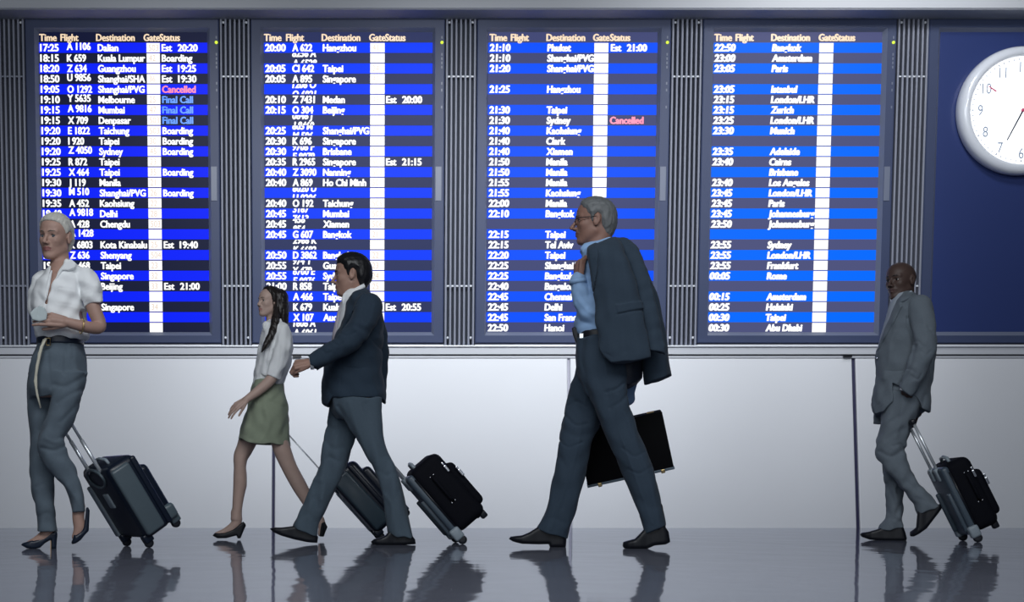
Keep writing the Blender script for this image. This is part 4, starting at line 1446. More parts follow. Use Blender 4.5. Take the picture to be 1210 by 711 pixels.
# =========================================================== young woman
def woman_young():
    fr = Frame(312, 637.5)
    P = fr.P
    root = tag(fr.empty('person'), 'young woman with long dark hair in white blouse and green skirt', 'person', 'travellers walking past the boards')
    skin = skin_mat('skin_light', (0.52, 0.37, 0.31), (0.40, 0.20, 0.18))
    green = cloth('green_skirt_cloth', (0.29, 0.335, 0.245), 0.05)
    torso = [(377, 319, 333, 0.0, 0.05), (381, 314.5, 337, 0, 0.09), (388, 311, 341.5, 0, 0.125), (396, 308.5, 345, 0, 0.14), (405, 306.5, 346, 0, 0.145), (418, 303.8, 345.5, 0, 0.145), (432, 301.5, 343, 0, 0.135), (445, 299.8, 338, 0, 0.125), (455, 299, 334, 0, 0.12)]
    skirt = [(449, 299.5, 333.6, 0, 0.122), (460, 297, 335, 0, 0.135), (476, 293.5, 340, 0, 0.16), (490, 289.5, 341, 0, 0.165), (500, 286.5, 341.3, 0, 0.165), (515, 282.3, 342.5, 0, 0.16), (530, 279.5, 343.5, 0, 0.155)]
    front = rows_o([(505, 284, 312), (518, 282, 306), (526, 279.8, 302.5), (535, 276.6, 297.5), (545, 275.8, 292), (552, 276.2, 291), (562, 275.8, 291.7), (572, 275.6, 291.7), (582, 275.2, 289.6), (595, 274.6, 287), (606, 274.2, 285.6), (614, 272.5, 285.6)], 0.06, 0.075, 0.036)
    B = Field(fr, 0.0034)
    head = Head(fr, 319.0, 357.5, 0.0, 30, 0.81, pitch=3)
    head.add_to(B, jaw=0.92, nose=0.62, lips=0.95)
    B.tube([(323, 365, 0.01), (322, 377, 0.005), (324, 388, 0)], [0.040, 0.041, 0.06], k=0.02)
    B.stack(torso[2:], inset=0.02); B.stack(skirt[:6], inset=0.025); B.stack(front, k=0.03)
    B.tube([(327, 505, -0.06), (332, 527, -0.06), (342, 552, -0.06), (355, 576, -0.06), (368, 599, -0.06), (378, 614, -0.06)], [0.048, 0.056, 0.049, 0.047, 0.034, 0.026], k=0.03)
    B.tube([(279, 606, 0.06), (279, 618, 0.06), (268, 627, 0.06), (256, 631.5, 0.06)], [0.034, 0.032, 0.025, 0.017], k=0.012)
    B.tube([(378, 614, -0.06), (381, 623, -0.06), (379, 630, -0.06)], [0.026, 0.026, 0.02], k=0.012)
    B.tube([(333, 394, -0.105), (333, 415, -0.14), (322, 445, -0.165), (306, 461, -0.18), (291, 472, -0.19)], [0.034, 0.034, 0.035, 0.031, 0.0225], k=0.012)
    w = P(291, 472, -0.19)
    add_hand(B, w, P(275, 483, -0.20) - w, (0.35, 0.75, -0.45), 1, 0.84, ((10, 12, 8), (14, 14, 10), (18, 18, 12), (24, 20, 12)), (28, 12, 8), 7)
    B.tube([(328, 395, 0.10), (328, 430, 0.12), (332, 470, 0.13), (338, 496, 0.14)], [0.036, 0.034, 0.028, 0.022], k=0.012)
    add_hand(B, P(338.5, 495, 0.14), (0.1, 0, -1), (-1, -0.1, 0), 1, 0.80, ((50, 75, 55),) * 4, (30, 30, 30), 1)
    finish_body(B, head, 'body', skin, root)
    head.eyes(root, M['iris_dark']); head.brows(root, M['hair_black'], 0.0026)
    poly = [(0.062, 0.110), (0.052, 0.092), (0.044, 0.070), (0.030, 0.040), (0.022, 0.020), (0.010, 0.016), (0.004, 0.026), (-0.012, 0.034), (-0.030, 0.018), (-0.034, -0.030), (-0.040, -0.075), (-0.06, -0.10), (-0.17, -0.10), (-0.17, 0.16), (0.07, 0.16)]
    H = Field(fr, 0.0032)
    head.hair_op(H, poly, 0.012, 0.004, 0.0015)
    H.tube([(330, 352, -0.01), (332.5, 368, -0.02), (334.5, 384, -0.02), (336.5, 393, -0.01)], [0.058, 0.046, 0.032, 0.008], k=0.02, sb=1.25)
    H.tube([(326.5, 364, -0.065), (325.5, 378, -0.105), (321.5, 393, -0.145), (314.5, 406, -0.165), (309, 416, -0.17)], [0.018, 0.026, 0.023, 0.018, 0.004], k=0.02)
    H.ripple(0.0016, 0.02, 3, (1, 1, 0.15))
    H.build('hair', mat('dark_brown_hair', (0.014, 0.010, 0.009), 0.40, noise=0.35, nscale=50, bump=0.4, bscale=200), root)
    e = P(326, 367.5, -0.085)
    bm = bmesh.new(); bmesh.ops.create_uvsphere(bm, u_segments=10, v_segments=8, radius=0.008, matrix=Matrix.Translation(e))
    bm_obj('earring', bm, M['silver'], root, True)
    S = Field(fr, 0.0042)
    S.stack(torso); S.tube([(333, 390, -0.10), (334, 412, -0.135), (324, 441, -0.16), (320.5, 447, -0.165)], [0.052, 0.054, 0.047, 0.044], k=0.010)
    S.prof([(308, 440.5), (315.5, 442.7), (327, 447.8), (333, 451), (325, 462), (308, 458)], -0.165, 0.06, 0.001, 0.002, 'sub')
    S.tube([(328, 392, 0.09), (329, 425, 0.11), (329, 445, 0.12)], [0.048, 0.046, 0.04], k=0.015)
    S.tube([(323, 366, 0.01), (322, 377, 0.005), (323, 386, 0)], [0.041, 0.041, 0.042], kind='sub', k=0.006)
    S.prof([(311, 384), (314, 380), (322, 383), (327, 380), (332, 377), (334, 382), (324, 391), (316, 396), (311, 392)], -0.03, 0.065, 0.01, 0.005)
    for a, b_, c_ in (([(322, 398), (316, 420), (314, 440)], 1.2, 0.007), ([(332, 400), (329, 425), (326, 440)], 1.4, 0.006), ([(340, 400), (337, 425), (333, 446)], 1.4, 0.006), ([(308, 408), (310, 424), (305, 445)], 1.4, 0.005), ([(303, 446), (308, 436)], 1.5, 0.006)):
        S.crease(a, b_, c_, near=0.03)
    S.ripple(0.003, 0.07, 25)
    S.build('blouse', M['white_shirt'], root)
    K = Field(fr, 0.004)
    K.stack(skirt)
    K.prof([(270, 516.5), (281, 517.7), (296, 524.2), (322, 525.2), (342.6, 527.6), (352, 529), (352, 545), (270, 545)], 0, 0.3, 0.001, 0.003, 'sub')
    K.stack([(500, 291, 336, 0, 0.13), (515, 286, 338, 0, 0.13), (528, 283, 340, 0, 0.13), (536, 282, 341, 0, 0.13)], kind='sub', k=0.004)
    for a, b_, c_ in (([(302, 466), (303, 478)], 0.8, 0.006), ([(313, 462), (318, 475), (334, 482)], 2, 0.006), ([(318, 478), (328, 470), (334, 462)], 2, 0.005), ([(308, 478), (310, 500), (298, 520)], 2.4, 0.009), ([(314, 486), (318, 505), (308, 522)], 2.4, -0.008), ([(296, 484), (298, 500), (290, 514)], 2.2, 0.006)):
        K.crease(a, b_, c_, near=0.0)
    K.ripple(0.003, 0.09, 31)
    K.build('skirt', green, root)
    for poly, o in (([(251, 632.6), (254, 629.2), (258.5, 629.8), (266, 629.2), (274.8, 625.4), (282, 619.8), (287.5, 616), (290, 618.5), (290.6, 621), (287.8, 627), (284.3, 635.8), (280.7, 635.8), (279.5, 632.4), (267.4, 635.6), (257, 635.8)], 0.06),
                    ([(377.2, 631), (378.5, 624), (379.5, 617.6), (383.5, 616), (387, 622.3), (384.5, 628), (382.6, 633.8), (377.8, 633.8)], -0.06)):
        shoe(fr, poly, o, 0.036, 0.012, M['leather'], root, 0.0032)


woman_young()


# =========================================================== young man in navy jacket
def man_young():
    fr = Frame(420, 643)
    P = fr.P
    root = tag(fr.empty('person'), 'young dark haired man in navy suit jacket striding left with one arm stretched forward', 'person', 'travellers walking past the boards')
    skin = skin_mat('skin_medium', (0.36, 0.215, 0.165), (0.28, 0.13, 0.11))
    navy = cloth('navy_jacket_cloth', (0.026, 0.043, 0.066))
    slate = cloth('slate_trouser_cloth', (0.074, 0.104, 0.134))
    near = rows_o([(470, 393, 452), (482, 396, 451), (490, 401, 451.5), (500, 409, 452.5), (516, 419.3, 454), (530, 427.8, 457.8), (553, 441, 467), (580, 451.3, 476), (610, 455.5, 482.6), (627, 458, 486.4), (638, 460, 489)], -0.085, 0.092, 0.064)
    far = rows_o([(468, 392, 445), (480, 390, 440), (500, 386, 430), (527, 381, 417), (551, 377, 409.5), (572, 367.5, 399.5), (596, 358, 388.5), (612, 350, 380), (622, 345, 377), (636, 344, 375.5)], 0.085, 0.092, 0.066)
    pelvis = [(450, 391, 452, 0, 0.14), (465, 391, 452, 0, 0.15), (482, 391, 451.5, 0, 0.15), (495, 398, 450, 0, 0.13)]
    shirt = [(342, 409, 431, 0, 0.06), (347, 406, 434, 0, 0.09), (354, 404, 439, 0, 0.11), (366, 402, 440, 0, 0.12), (380, 399.5, 440, 0, 0.12), (390, 397.6, 440, 0, 0.12), (402, 397, 438, 0, 0.11)]
    jac = [(343, 419, 436, 0, 0.06), (348, 411, 440, 0, 0.12), (354, 409.5, 443.5, 0, 0.165), (362, 408, 448, 0, 0.19), (374, 405, 452, 0, 0.20), (385, 401, 453.3, 0, 0.195), (396, 396, 453.7, 0, 0.19), (405, 392.5, 453.2, 0, 0.185), (420, 387, 452, 0, 0.175), (438, 382.3, 451.5, 0, 0.175), (455, 380.3, 454, 0, 0.175), (465, 379.6, 456, 0, 0.175), (482, 381, 456, 0, 0.17)]
    slv = [(436, 362, -0.19), (428, 382, -0.235), (414, 401, -0.26), (394, 414, -0.275), (371, 427.5, -0.285)]
    B = Field(fr, 0.0034)
    head = Head(fr, 415.5, 326.0, 0.0, -3, 0.985, pitch=-2)
    head.add_to(B, jaw=1.0, nose=1.0)
    B.tube([(421, 334, 0), (418, 346, 0), (419, 358, 0)], [0.052, 0.055, 0.07], k=0.02)
    B.stack(jac[1:10], inset=0.03); B.stack(pelvis, inset=0.026); B.stack([q for q in near if q[0] < 606], inset=0.026, k=0.03); B.stack([q for q in far if q[0] < 606], inset=0.026, k=0.03)
    B.tube(slv, [0.05, 0.045, 0.040, 0.034, 0.027])
    B.tube([(436, 364, 0.17), (446, 405, 0.22), (447, 445, 0.23), (443, 482, 0.22)], [0.05, 0.044, 0.036, 0.026])
    w = P(368, 428, -0.286)
    add_hand(B, w, P(346, 431.5, -0.29) - w, (0.1, 0.75, -0.75), 1, 0.98, ((50, 70, 45), (55, 75, 45), (60, 78, 50), (62, 80, 50)), (18, 25, 20), 2)
    add_hand(B, P(443, 481, 0.22), (0.1, 0, -1), (-1, -0.1, 0), 1, 0.98, ((50, 75, 55),) * 4, (30, 30, 30), 1)
    B.tube([(372, 600, 0.085), (365, 632, 0.085)], [0.032, 0.026]); B.tube([(470, 600, -0.085), (475, 634, -0.085)], [0.032, 0.026])
    sock(fr, [(372, 600, 0.085), (365, 620, 0.085), (362, 630, 0.085)], [0.040, 0.040, 0.036], root); sock(fr, [(470, 600, -0.085), (473, 622, -0.085), (474, 632, -0.085)], [0.040, 0.040, 0.036], root)
    finish_body(B, head, 'body', skin, root)
    head.eyes(root, M['iris_dark']); head.brows(root, M['hair_black'], 0.0044)
    poly = [(0.108, 0.098), (0.082, 0.072), (0.060, 0.070), (0.044, 0.058), (0.036, 0.034), (0.026, 0.022), (0.022, -0.006), (0.008, -0.008), (0.004, 0.022), (-0.012, 0.034), (-0.030, 0.020), (-0.034, -0.022), (-0.046, -0.062), (-0.075, -0.075), (-0.16, -0.05), (-0.16, 0.18), (0.11, 0.18)]
    H = Field(fr, 0.0032)
    head.hair_op(H, poly, 0.017, 0.006, 0.0012)
    H.build('hair', M['hair_black'], root)
    # shirt and tie
    S = Field(fr, 0.004)
    S.stack(shirt)
    S.prof([(403.5, 354), (406, 348.5), (418, 343), (430, 336.5), (432, 341), (420, 350), (409, 358), (405, 362)], 0.0, 0.075, 0.010, 0.005)
    S.tube([(421, 332, 0), (418, 348, 0)], [0.052, 0.055], kind='sub', k=0.005)
    S.build('shirt', M['white_shirt'], root)
    tube_obj('tie', [P(405.5, 357, -0.02), P(402.3, 364, -0.02), P(399.8, 378, -0.02), P(397, 392, -0.02), P(395, 405, -0.01)], [0.016, 0.012, 0.016, 0.018, 0.018], mat('pale_silver_tie', (0.42, 0.38, 0.42), 0.5), root, 12)
    J = Field(fr, 0.0042)
    J.stack(jac)
    J.tube(slv, [0.075, 0.072, 0.066, 0.056, 0.048], k=0.010, sb=1.0)
    J.prof([(360, 418), (365, 421.8), (367, 431.3), (375.3, 435.3), (372, 446), (352, 440), (352, 418)], -0.285, 0.09, 0.001, 0.002, 'sub')
    J.tube([(436, 364, 0.16), (446, 405, 0.21), (447, 445, 0.22), (444, 470, 0.215)], [0.072, 0.064, 0.052, 0.046], k=0.02)
    J.prof([(370, 484), (376, 478), (381, 477.5), (388, 480), (391, 474), (393, 471.3), (449, 471), (456, 476.5), (462, 476), (462, 495), (370, 495)], 0, 0.4, 0.001, 0.004, 'sub')
    # open front
    J.func(P(380, 410, -0.35), P(440, 335, 0.3), lambda X, Y, Z: poly_sdf([P(x, y)[[0, 2]] for x, y in ((395, 340), (420, 340), (413.5, 352), (410, 360), (404, 378), (399, 390), (395, 398), (390, 398))], X[:, 0, 0][:, None] + 0 * Z[0, 0, :][None, :], Z[0, 0, :][None, :] + 0 * X[:, 0, 0][:, None])[:, None, :] + 0 * Y, 0.004, 'sub')
    J.emboss([(430, 341), (437, 344), (428, 356), (421, 366), (412, 382), (404, 392), (408, 372), (413, 354), (420, 347)], 0.007, near=-0.02)
    for a, b_, c_ in (([(420, 356), (424, 352), (420, 366)], 1.0, 0.005), ([(440, 395), (448, 398), (452, 394)], 2, 0.007), ([(425, 395), (440, 402), (450, 412)], 2.5, 0.008), ([(428, 410), (438, 430), (448, 458)], 2.2, 0.006), ([(405, 436), (420, 438), (434, 437)], 0.9, 0.006),
                      ([(408, 396), (418, 392), (428, 396)], 2, 0.007), ([(396, 404), (404, 412), (402, 420)], 2, 0.006), ([(386, 410), (392, 418), (388, 426)], 2, 0.005), ([(432, 440), (440, 455), (446, 468)], 2, -0.006), ([(390, 440), (386, 455), (392, 468)], 2, 0.004)):
        J.crease(a, b_, c_, near=0.05)
    for a, b_, c_ in (([(437, 352), (431, 362), (428, 376), (429, 388)], 0.8, 0.005), ([(405, 408), (404, 430), (402, 470)], 0.7, 0.003), ([(400, 399), (410, 404), (420, 400)], 1.1, 0.007), ([(392, 409), (400, 415), (406, 412)], 1.0, 0.006), ([(380, 417), (386, 424), (392, 423)], 1.0, 0.005), ([(442, 368), (438, 384), (430, 396)], 1.6, -0.005), ([(438, 404), (446, 412), (452, 414)], 1.1, 0.007)):
        J.crease(a, b_, c_, near=0.05)
    J.ripple(0.0026, 0.11, 12)
    J.build('suit_jacket', navy, root)
    tube_obj('shirt_cuff', [P(370, 428, -0.285), P(366, 428.6, -0.286)], [0.040, 0.038], M['white_shirt'], root, 18)
    T = Field(fr, 0.0042)
    T.stack(pelvis); T.stack(near, k=0.012); T.stack(far, k=0.012)
    T.prof([(338, 620), (345, 621.5), (358, 627.5), (376, 634.5), (382, 637), (382, 650), (338, 650)], 0.085, 0.09, 0.001, 0.003, 'sub')
    T.prof([(452, 630), (459, 629.5), (468, 633), (487, 634.5), (495, 634), (495, 650), (452, 650)], -0.085, 0.09, 0.001, 0.003, 'sub')
    for a, b_, c_ in (([(400, 482), (412, 500), (420, 518)], 1.8, 0.008), ([(412, 478), (420, 505), (436, 545)], 2.2, -0.007), ([(432, 480), (442, 510), (452, 540)], 2.6, 0.006), ([(386, 502), (396, 508), (392, 520)], 2.2, 0.007), ([(384, 520), (394, 530), (404, 528)], 2.4, 0.006),
                      ([(378, 548), (388, 540), (400, 545)], 2.2, 0.008), ([(372, 566), (384, 570), (380, 590)], 2.2, -0.007), ([(360, 596), (372, 588), (376, 600)], 2.4, 0.007), ([(354, 612), (364, 606), (372, 616)], 2.2, 0.006), ([(455, 585), (462, 600), (460, 625)], 1.8, -0.006), ([(470, 580), (466, 600), (472, 625)], 2.4, 0.006), ([(446, 556), (456, 562), (466, 558)], 2.4, 0.005)):
        T.crease(a, b_, c_)
    T.ripple(0.004, 0.10, 14, (1, 1, 0.35))
    T.build('trousers', slate, root)
    for poly, o in (([(318.5, 624.3), (323, 622.8), (333, 623), (344.7, 621.5), (352, 620), (372, 628), (376, 634), (375, 641.3), (363.4, 640.4), (347.4, 637), (332, 632.4), (323, 628.5)], 0.085),
                    ([(438, 639.9), (441.8, 636.6), (450, 634.8), (455.7, 632), (460, 627), (485, 630), (490.5, 637), (491.3, 642.6), (478, 643.6), (466.6, 643.9), (448, 643.9), (440, 642.4)], -0.085)):
        shoe(fr, poly, o, 0.046, 0.018, M['leather'], root, 0.0036)


man_young()


# =========================================================== bald man
def man_bald():
    fr = Frame(1062, 638.6)
    P = fr.P
    root = tag(fr.empty('person'), 'bald man in light grey suit walking at the right with one hand in his pocket', 'person', 'travellers walking past the boards')
    skin = skin_mat('skin_dark', (0.085, 0.052, 0.043), (0.075, 0.036, 0.034))
    grey = cloth('light_grey_suit_cloth', (0.148, 0.178, 0.208))
    near = rows_o([(462, 1046, 1093), (482, 1043, 1087), (501, 1040.5, 1078), (511, 1038, 1073.5), (522, 1034.8, 1071), (534, 1034.4, 1071), (543, 1038, 1072), (552, 1044, 1075), (560, 1051, 1079), (567, 1058, 1083.5), (578, 1066, 1092), (586, 1072.5, 1101), (597, 1080, 1110), (608, 1084, 1111)], -0.08, 0.098, 0.06)
    far = rows_o([(475, 1046, 1086), (500, 1044, 1078), (530, 1042.5, 1069), (552, 1043, 1064), (570, 1045, 1063.5), (582, 1046.3, 1067), (598, 1047, 1066.5), (611, 1045.5, 1066.2), (620, 1039.5, 1066.8), (628, 1037, 1066.8)], 0.08, 0.095, 0.06)
    pelvis = [(445, 1044, 1092, 0, 0.15), (465, 1042, 1092, 0, 0.155), (480, 1042, 1088, 0, 0.15), (498, 1044, 1080, 0, 0.13)]
    shirt = [(346, 1056, 1076, 0, 0.07), (352, 1054, 1080, 0, 0.10), (360, 1050.5, 1084, -0.01, 0.125), (370, 1047.8, 1090, -0.01, 0.135), (380, 1045, 1090, -0.01, 0.135), (396, 1040.3, 1090, -0.01, 0.135), (412, 1036.5, 1090, -0.01, 0.13)]
    jac = [(345, 1064, 1080, 0, 0.07), (350, 1059, 1084, 0, 0.11), (355, 1056.5, 1089, 0, 0.15), (362, 1053.5, 1094, 0, 0.18), (372, 1050.5, 1098.5, 0, 0.195), (382, 1047, 1100, 0, 0.195), (394, 1042, 1100, 0, 0.19), (408, 1037.2, 1099.5, 0, 0.185), (418, 1034.8, 1099, 0, 0.18), (435, 1034.4, 1097.5, 0, 0.175), (451, 1034, 1098.5, 0, 0.18), (465, 1031.6, 1099.6, 0, 0.185), (476, 1029.3, 1100, 0, 0.185), (492, 1031, 1098, 0, 0.18)]
    slv = [(1086, 362, -0.15), (1091.5, 388, -0.205), (1091.5, 412, -0.225), (1082, 438, -0.23), (1071.5, 459, -0.215)]
    B = Field(fr, 0.0034)
    head = Head(fr, 1064.5, 332.5, 0.0, 52, 1.02, pitch=-1, roll=2)
    head.add_to(B, jaw=1.0, nose=0.95, lips=1.25)
    B.tube([(1069, 340, 0.02), (1069, 352, 0.015), (1070, 366, 0)], [0.056, 0.058, 0.07], k=0.02)
    B.stack(jac[2:10], inset=0.035); B.stack(pelvis, inset=0.026); B.stack([q for q in near if q[0] < 606], inset=0.026, k=0.03); B.stack([q for q in far if q[0] < 606], inset=0.026, k=0.03)
    B.tube(slv, [0.05, 0.045, 0.040, 0.034, 0.028])
    w = P(1072, 460.5, -0.20)
    add_hand(B, w, (-0.05, 0.72, -0.70), (0.1, 0.7, 0.7), -1, 0.95, ((15, 20, 10),) * 4, (20, 15, 10), 2)
    B.tube([(1088, 366, 0.16), (1094, 405, 0.22), (1090, 455, 0.25), (1084, 488, 0.24)], [0.05, 0.045, 0.036, 0.027])
    add_hand(B, P(1084, 487, 0.24), (-0.30, 0.0, -1), (-1, -0.1, 0.30), 1, 0.95, ((50, 75, 55),) * 4, (30, 30, 30), 1)
    B.tube([(1056, 600, 0.08), (1055, 630, 0.08)], [0.032, 0.026]); B.tube([(1090, 590, -0.08), (1094, 612, -0.08)], [0.032, 0.026])
    sock(fr, [(1056, 600, 0.08), (1054, 620, 0.08), (1054, 628, 0.08)], [0.040, 0.040, 0.036], root); sock(fr, [(1088, 588, -0.08), (1093, 602, -0.08), (1094, 612, -0.08)], [0.040, 0.040, 0.036], root)
    finish_body(B, head, 'body', skin, root)
    head.eyes(root, M['iris_dark'], (0.1, 0)); head.brows(root, M['hair_black'], 0.003)
    S = Field(fr, 0.004)
    S.stack(shirt)
    S.prof([(1056.5, 362), (1058, 357), (1066, 352), (1077, 344), (1079, 349), (1070, 355), (1063, 361), (1058, 365)], -0.03, 0.075, 0.010, 0.005)
    S.tube([(1069, 338, 0.02), (1069, 354, 0.01)], [0.056, 0.058], kind='sub', k=0.005)
    S.build('shirt', mat('pale_grey_cotton', (0.36, 0.41, 0.47), 0.8), root)
    J = Field(fr, 0.0042)
    J.stack(jac)
    J.tube(slv, [0.075, 0.072, 0.070, 0.062, 0.054], k=0.008)
    J.prof([(1055, 452), (1062, 456), (1066, 461), (1078, 468.6), (1085, 474), (1075, 485), (1055, 475)], -0.215, 0.075, 0.001, 0.002, 'sub')
    J.tube([(1088, 366, 0.15), (1094, 405, 0.21), (1090.5, 452, 0.24), (1086, 480, 0.24)], [0.072, 0.064, 0.056, 0.050], k=0.02)
    J.func(P(1020, 500, -0.17), P(1110, 455, 0.15), lambda X, Y, Z: smax(poly_sdf([P(x, y)[[0, 2]] for x, y in ((1020, 480), (1028.5, 478), (1030.5, 486), (1034.5, 490.4), (1044, 488.2), (1063.5, 466), (1069, 462), (1083, 472), (1089, 484), (1097.5, 487), (1108, 489), (1108, 520), (1020, 520))], X[:, 0, 0][:, None] + 0 * Z[0, 0, :][None, :], Z[0, 0, :][None, :] + 0 * X[:, 0, 0][:, None])[:, None, :] + 0 * Y, Y - 0.15, 0.001), 0.004, 'sub')
    J.func(P(1020, 420, -0.45), P(1100, 335, 0.3), lambda X, Y, Z: poly_sdf([P(x, y)[[0, 2]] for x, y in ((1030, 345), (1066, 345), (1061, 356), (1055.5, 366), (1048.5, 384), (1040.5, 402), (1036, 413), (1030, 413))], X[:, 0, 0][:, None] + 0 * Z[0, 0, :][None, :], Z[0, 0, :][None, :] + 0 * X[:, 0, 0][:, None])[:, None, :] + 0 * Y, 0.004, 'sub')
    J.emboss([(1076, 345), (1081, 347.5), (1072, 358), (1065, 361.5), (1066, 366), (1057, 384), (1037, 416), (1044, 394), (1056, 366), (1064, 354)], 0.008, near=0.0)
    for a, b_, c_ in (([(1064, 361.5), (1065, 366)], 0.8, 0.006), ([(1072, 380), (1077, 400), (1081, 414)], 1.6, 0.012), ([(1081, 414), (1074, 440), (1063, 456)], 1.5, 0.010), ([(1083, 408), (1090, 416), (1084, 422)], 1.6, 0.008), ([(1074, 440), (1080, 444), (1078, 452)], 1.4, 0.008), ([(1060, 405), (1052, 425), (1045, 448)], 2.2, -0.008),
                      ([(1047, 440), (1058, 441), (1072, 440)], 0.9, 0.006), ([(1050, 450), (1042, 470), (1037, 485)], 2.4, 0.008), ([(1058, 460), (1048, 472), (1040, 480)], 2.2, 0.007), ([(1092, 468), (1090, 478)], 1.5, 0.007), ([(1096, 392), (1101, 398)], 1.5, 0.007)):
        J.crease(a, b_, c_, near=0.05)
    for a, b_, c_ in (([(1082, 352), (1074, 362), (1072, 380)], 0.8, 0.006), ([(1066, 367), (1057, 385), (1038, 416)], 0.7, 0.005), ([(1036, 430), (1036, 455), (1034, 478)], 0.7, 0.003), ([(1088, 420), (1094, 424), (1098, 420)], 1.0, 0.007), ([(1076, 448), (1084, 452), (1088, 446)], 1.0, 0.007), ([(1090, 380), (1094, 400), (1093, 412)], 1.6, -0.005), ([(1056, 395), (1052, 410), (1050, 425)], 1.4, -0.005)):
        J.crease(a, b_, c_, near=0.05)
    J.prof([(1034, 480), (1044, 480), (1041.5, 501), (1032, 500.5)], 0.13, 0.035, 0.004, 0.003)
    J.ripple(0.0025, 0.11, 22)
    J.build('suit_jacket', grey, root)
    b = P(1036.4, 423, -0.10)
    bm = bmesh.new(); bmesh.ops.create_uvsphere(bm, u_segments=10, v_segments=8, radius=0.007, matrix=Matrix.Translation(b))
    bm_obj('button', bm, M['silver'], root, True)
    tube_obj('shirt_cuff', [P(1073, 457, -0.215), P(1071.3, 462.5, -0.214)], [0.044, 0.043], M['white_shirt'], root, 18)
    T = Field(fr, 0.0042)
    T.stack(pelvis); T.stack(near, k=0.012); T.stack(far, k=0.012)
    T.prof([(1070, 604), (1083, 607.3), (1090, 606.3), (1104, 601), (1111, 595.6), (1118, 592), (1118, 625), (1070, 625)], -0.08, 0.085, 0.001, 0.003, 'sub')
    T.prof([(1030, 626), (1037, 625.3), (1052, 627), (1067, 621.6), (1074, 620), (1074, 645), (1030, 645)], 0.08, 0.085, 0.001, 0.003, 'sub')
    for a, b_, c_ in (([(1066, 470), (1064, 500), (1058, 518)], 2.2, -0.008), ([(1038, 516), (1050, 502), (1062, 494)], 2.2, 0.008), ([(1036, 528), (1050, 518), (1066, 508)], 2.2, 0.008), ([(1040, 534), (1054, 540), (1070, 530)], 1.8, 0.011), ([(1056, 528), (1064, 526), (1070, 534)], 1.5, 0.010), ([(1045, 550), (1056, 562), (1066, 576)], 2, -0.006),
                      ([(1074, 570), (1086, 582), (1100, 590)], 2, 0.007), ([(1082, 588), (1094, 592), (1106, 594)], 1.8, 0.008), ([(1048, 572), (1054, 586), (1058, 596)], 1.8, 0.007), ([(1060, 578), (1062, 596), (1058, 612)], 1.8, 0.008), ([(1048, 600), (1054, 612), (1062, 616)], 2, 0.007), ([(1042, 618), (1050, 612), (1054, 620)], 1.6, 0.007)):
        T.crease(a, b_, c_)
    T.ripple(0.004, 0.10, 24, (1, 1, 0.35))
    T.build('trousers', grey, root)
    for poly, o in (([(1016, 631), (1018.4, 629), (1026, 628), (1036, 625.2), (1044, 622), (1064, 619), (1067.5, 622), (1070, 629), (1071.8, 636), (1070.6, 638.6), (1053.5, 638.8), (1040, 638.4), (1027.5, 637.2), (1018, 634)], 0.08),
                    ([(1075, 632), (1075.3, 628), (1079, 625.6), (1082.4, 622.8), (1084, 604), (1104, 597), (1111, 595), (1113.3, 600), (1109, 606), (1103.5, 613), (1095, 624.2), (1086, 630.5), (1080, 633.6), (1076, 633.6)], -0.08)):
        shoe(fr, poly, o, 0.046, 0.018, M['leather'], root, 0.0036)


man_bald()

# ------------------------------------------------------------------ luggage
def rbox(name, lo, hi, m, parent, r, seg=4):
    return box(name, lo[0], hi[0], lo[1], hi[1], lo[2], hi[2], m, parent, bevel=r, seg=seg)


def case_root(name, px, py, yaw, tilt):
    """root between the back wheels; local x across the case, y from back to front, z up the case"""
    fr = Frame(px, py)
    c, s = math.cos(math.radians(yaw)), math.sin(math.radians(yaw))
    ca, sa = math.cos(math.radians(tilt)), math.sin(math.radians(tilt))
    p = np.array([-s, -c, 0]); w = np.array([c, -s, 0]); z = np.array([0, 0, 1.0])
    h = ca * z + sa * p
    t = ca * -p + sa * z
    m = Matrix.Identity(4)
    for i in range(3):
        m[i][0], m[i][1], m[i][2] = w[i], t[i], h[i]
    o = empty(name)
    o.matrix_world = Matrix.Translation(tuple(fr.root)) @ Matrix.Rotation(-fr.th, 4, 'Z') @ m
    return fr, o, tilt


def wheel(parent, c, r, wd, m, tilt):
    """wheel whose axle is local x; the root's tilt pivots about the floor point"""
    bm = bmesh.new()
    add_lathe(bm, [(r * 0.35, -wd / 2), (r * 0.9, -wd / 2), (r, -wd * 0.3), (r, wd * 0.3), (r * 0.9, wd / 2), (r * 0.35, wd / 2)], c, (1, 0, 0), 24)
    return bm_obj('wheel', bm, m, parent, True)


M['shell_navy'] = mat('navy_shell', (0.006, 0.011, 0.024), 0.32, noise=0.1, nscale=20)
M['shell_grey'] = mat('grey_shell', (0.085, 0.115, 0.135), 0.35, noise=0.05, nscale=10)
M['shell_slate'] = mat('slate_shell', (0.040, 0.066, 0.088), 0.30, noise=0.05, nscale=10)
M['strip'] = mat('pale_grey_plastic', (0.26, 0.31, 0.35), 0.4)
M['pole'] = mat('bright_pole', (0.72, 0.76, 0.80), 0.25, metal=0.6)
M['fabric_black'] = mat('black_case_fabric', (0.003, 0.0035, 0.007), 0.8, spec=0.15, noise=0.2, nscale=60, bump=0.2, bscale=900)
M['frame_grey'] = mat('case_frame_grey', (0.060, 0.085, 0.112), 0.4)
M['rubber'] = mat('wheel_rubber', (0.010, 0.012, 0.018), 0.5)


def wheel_h(tilt, y, r):
    """height along the case that puts a wheel at depth y on the floor"""
    ca, sa = math.cos(math.radians(tilt)), math.sin(math.radians(tilt))
    return (r - y * sa) / ca


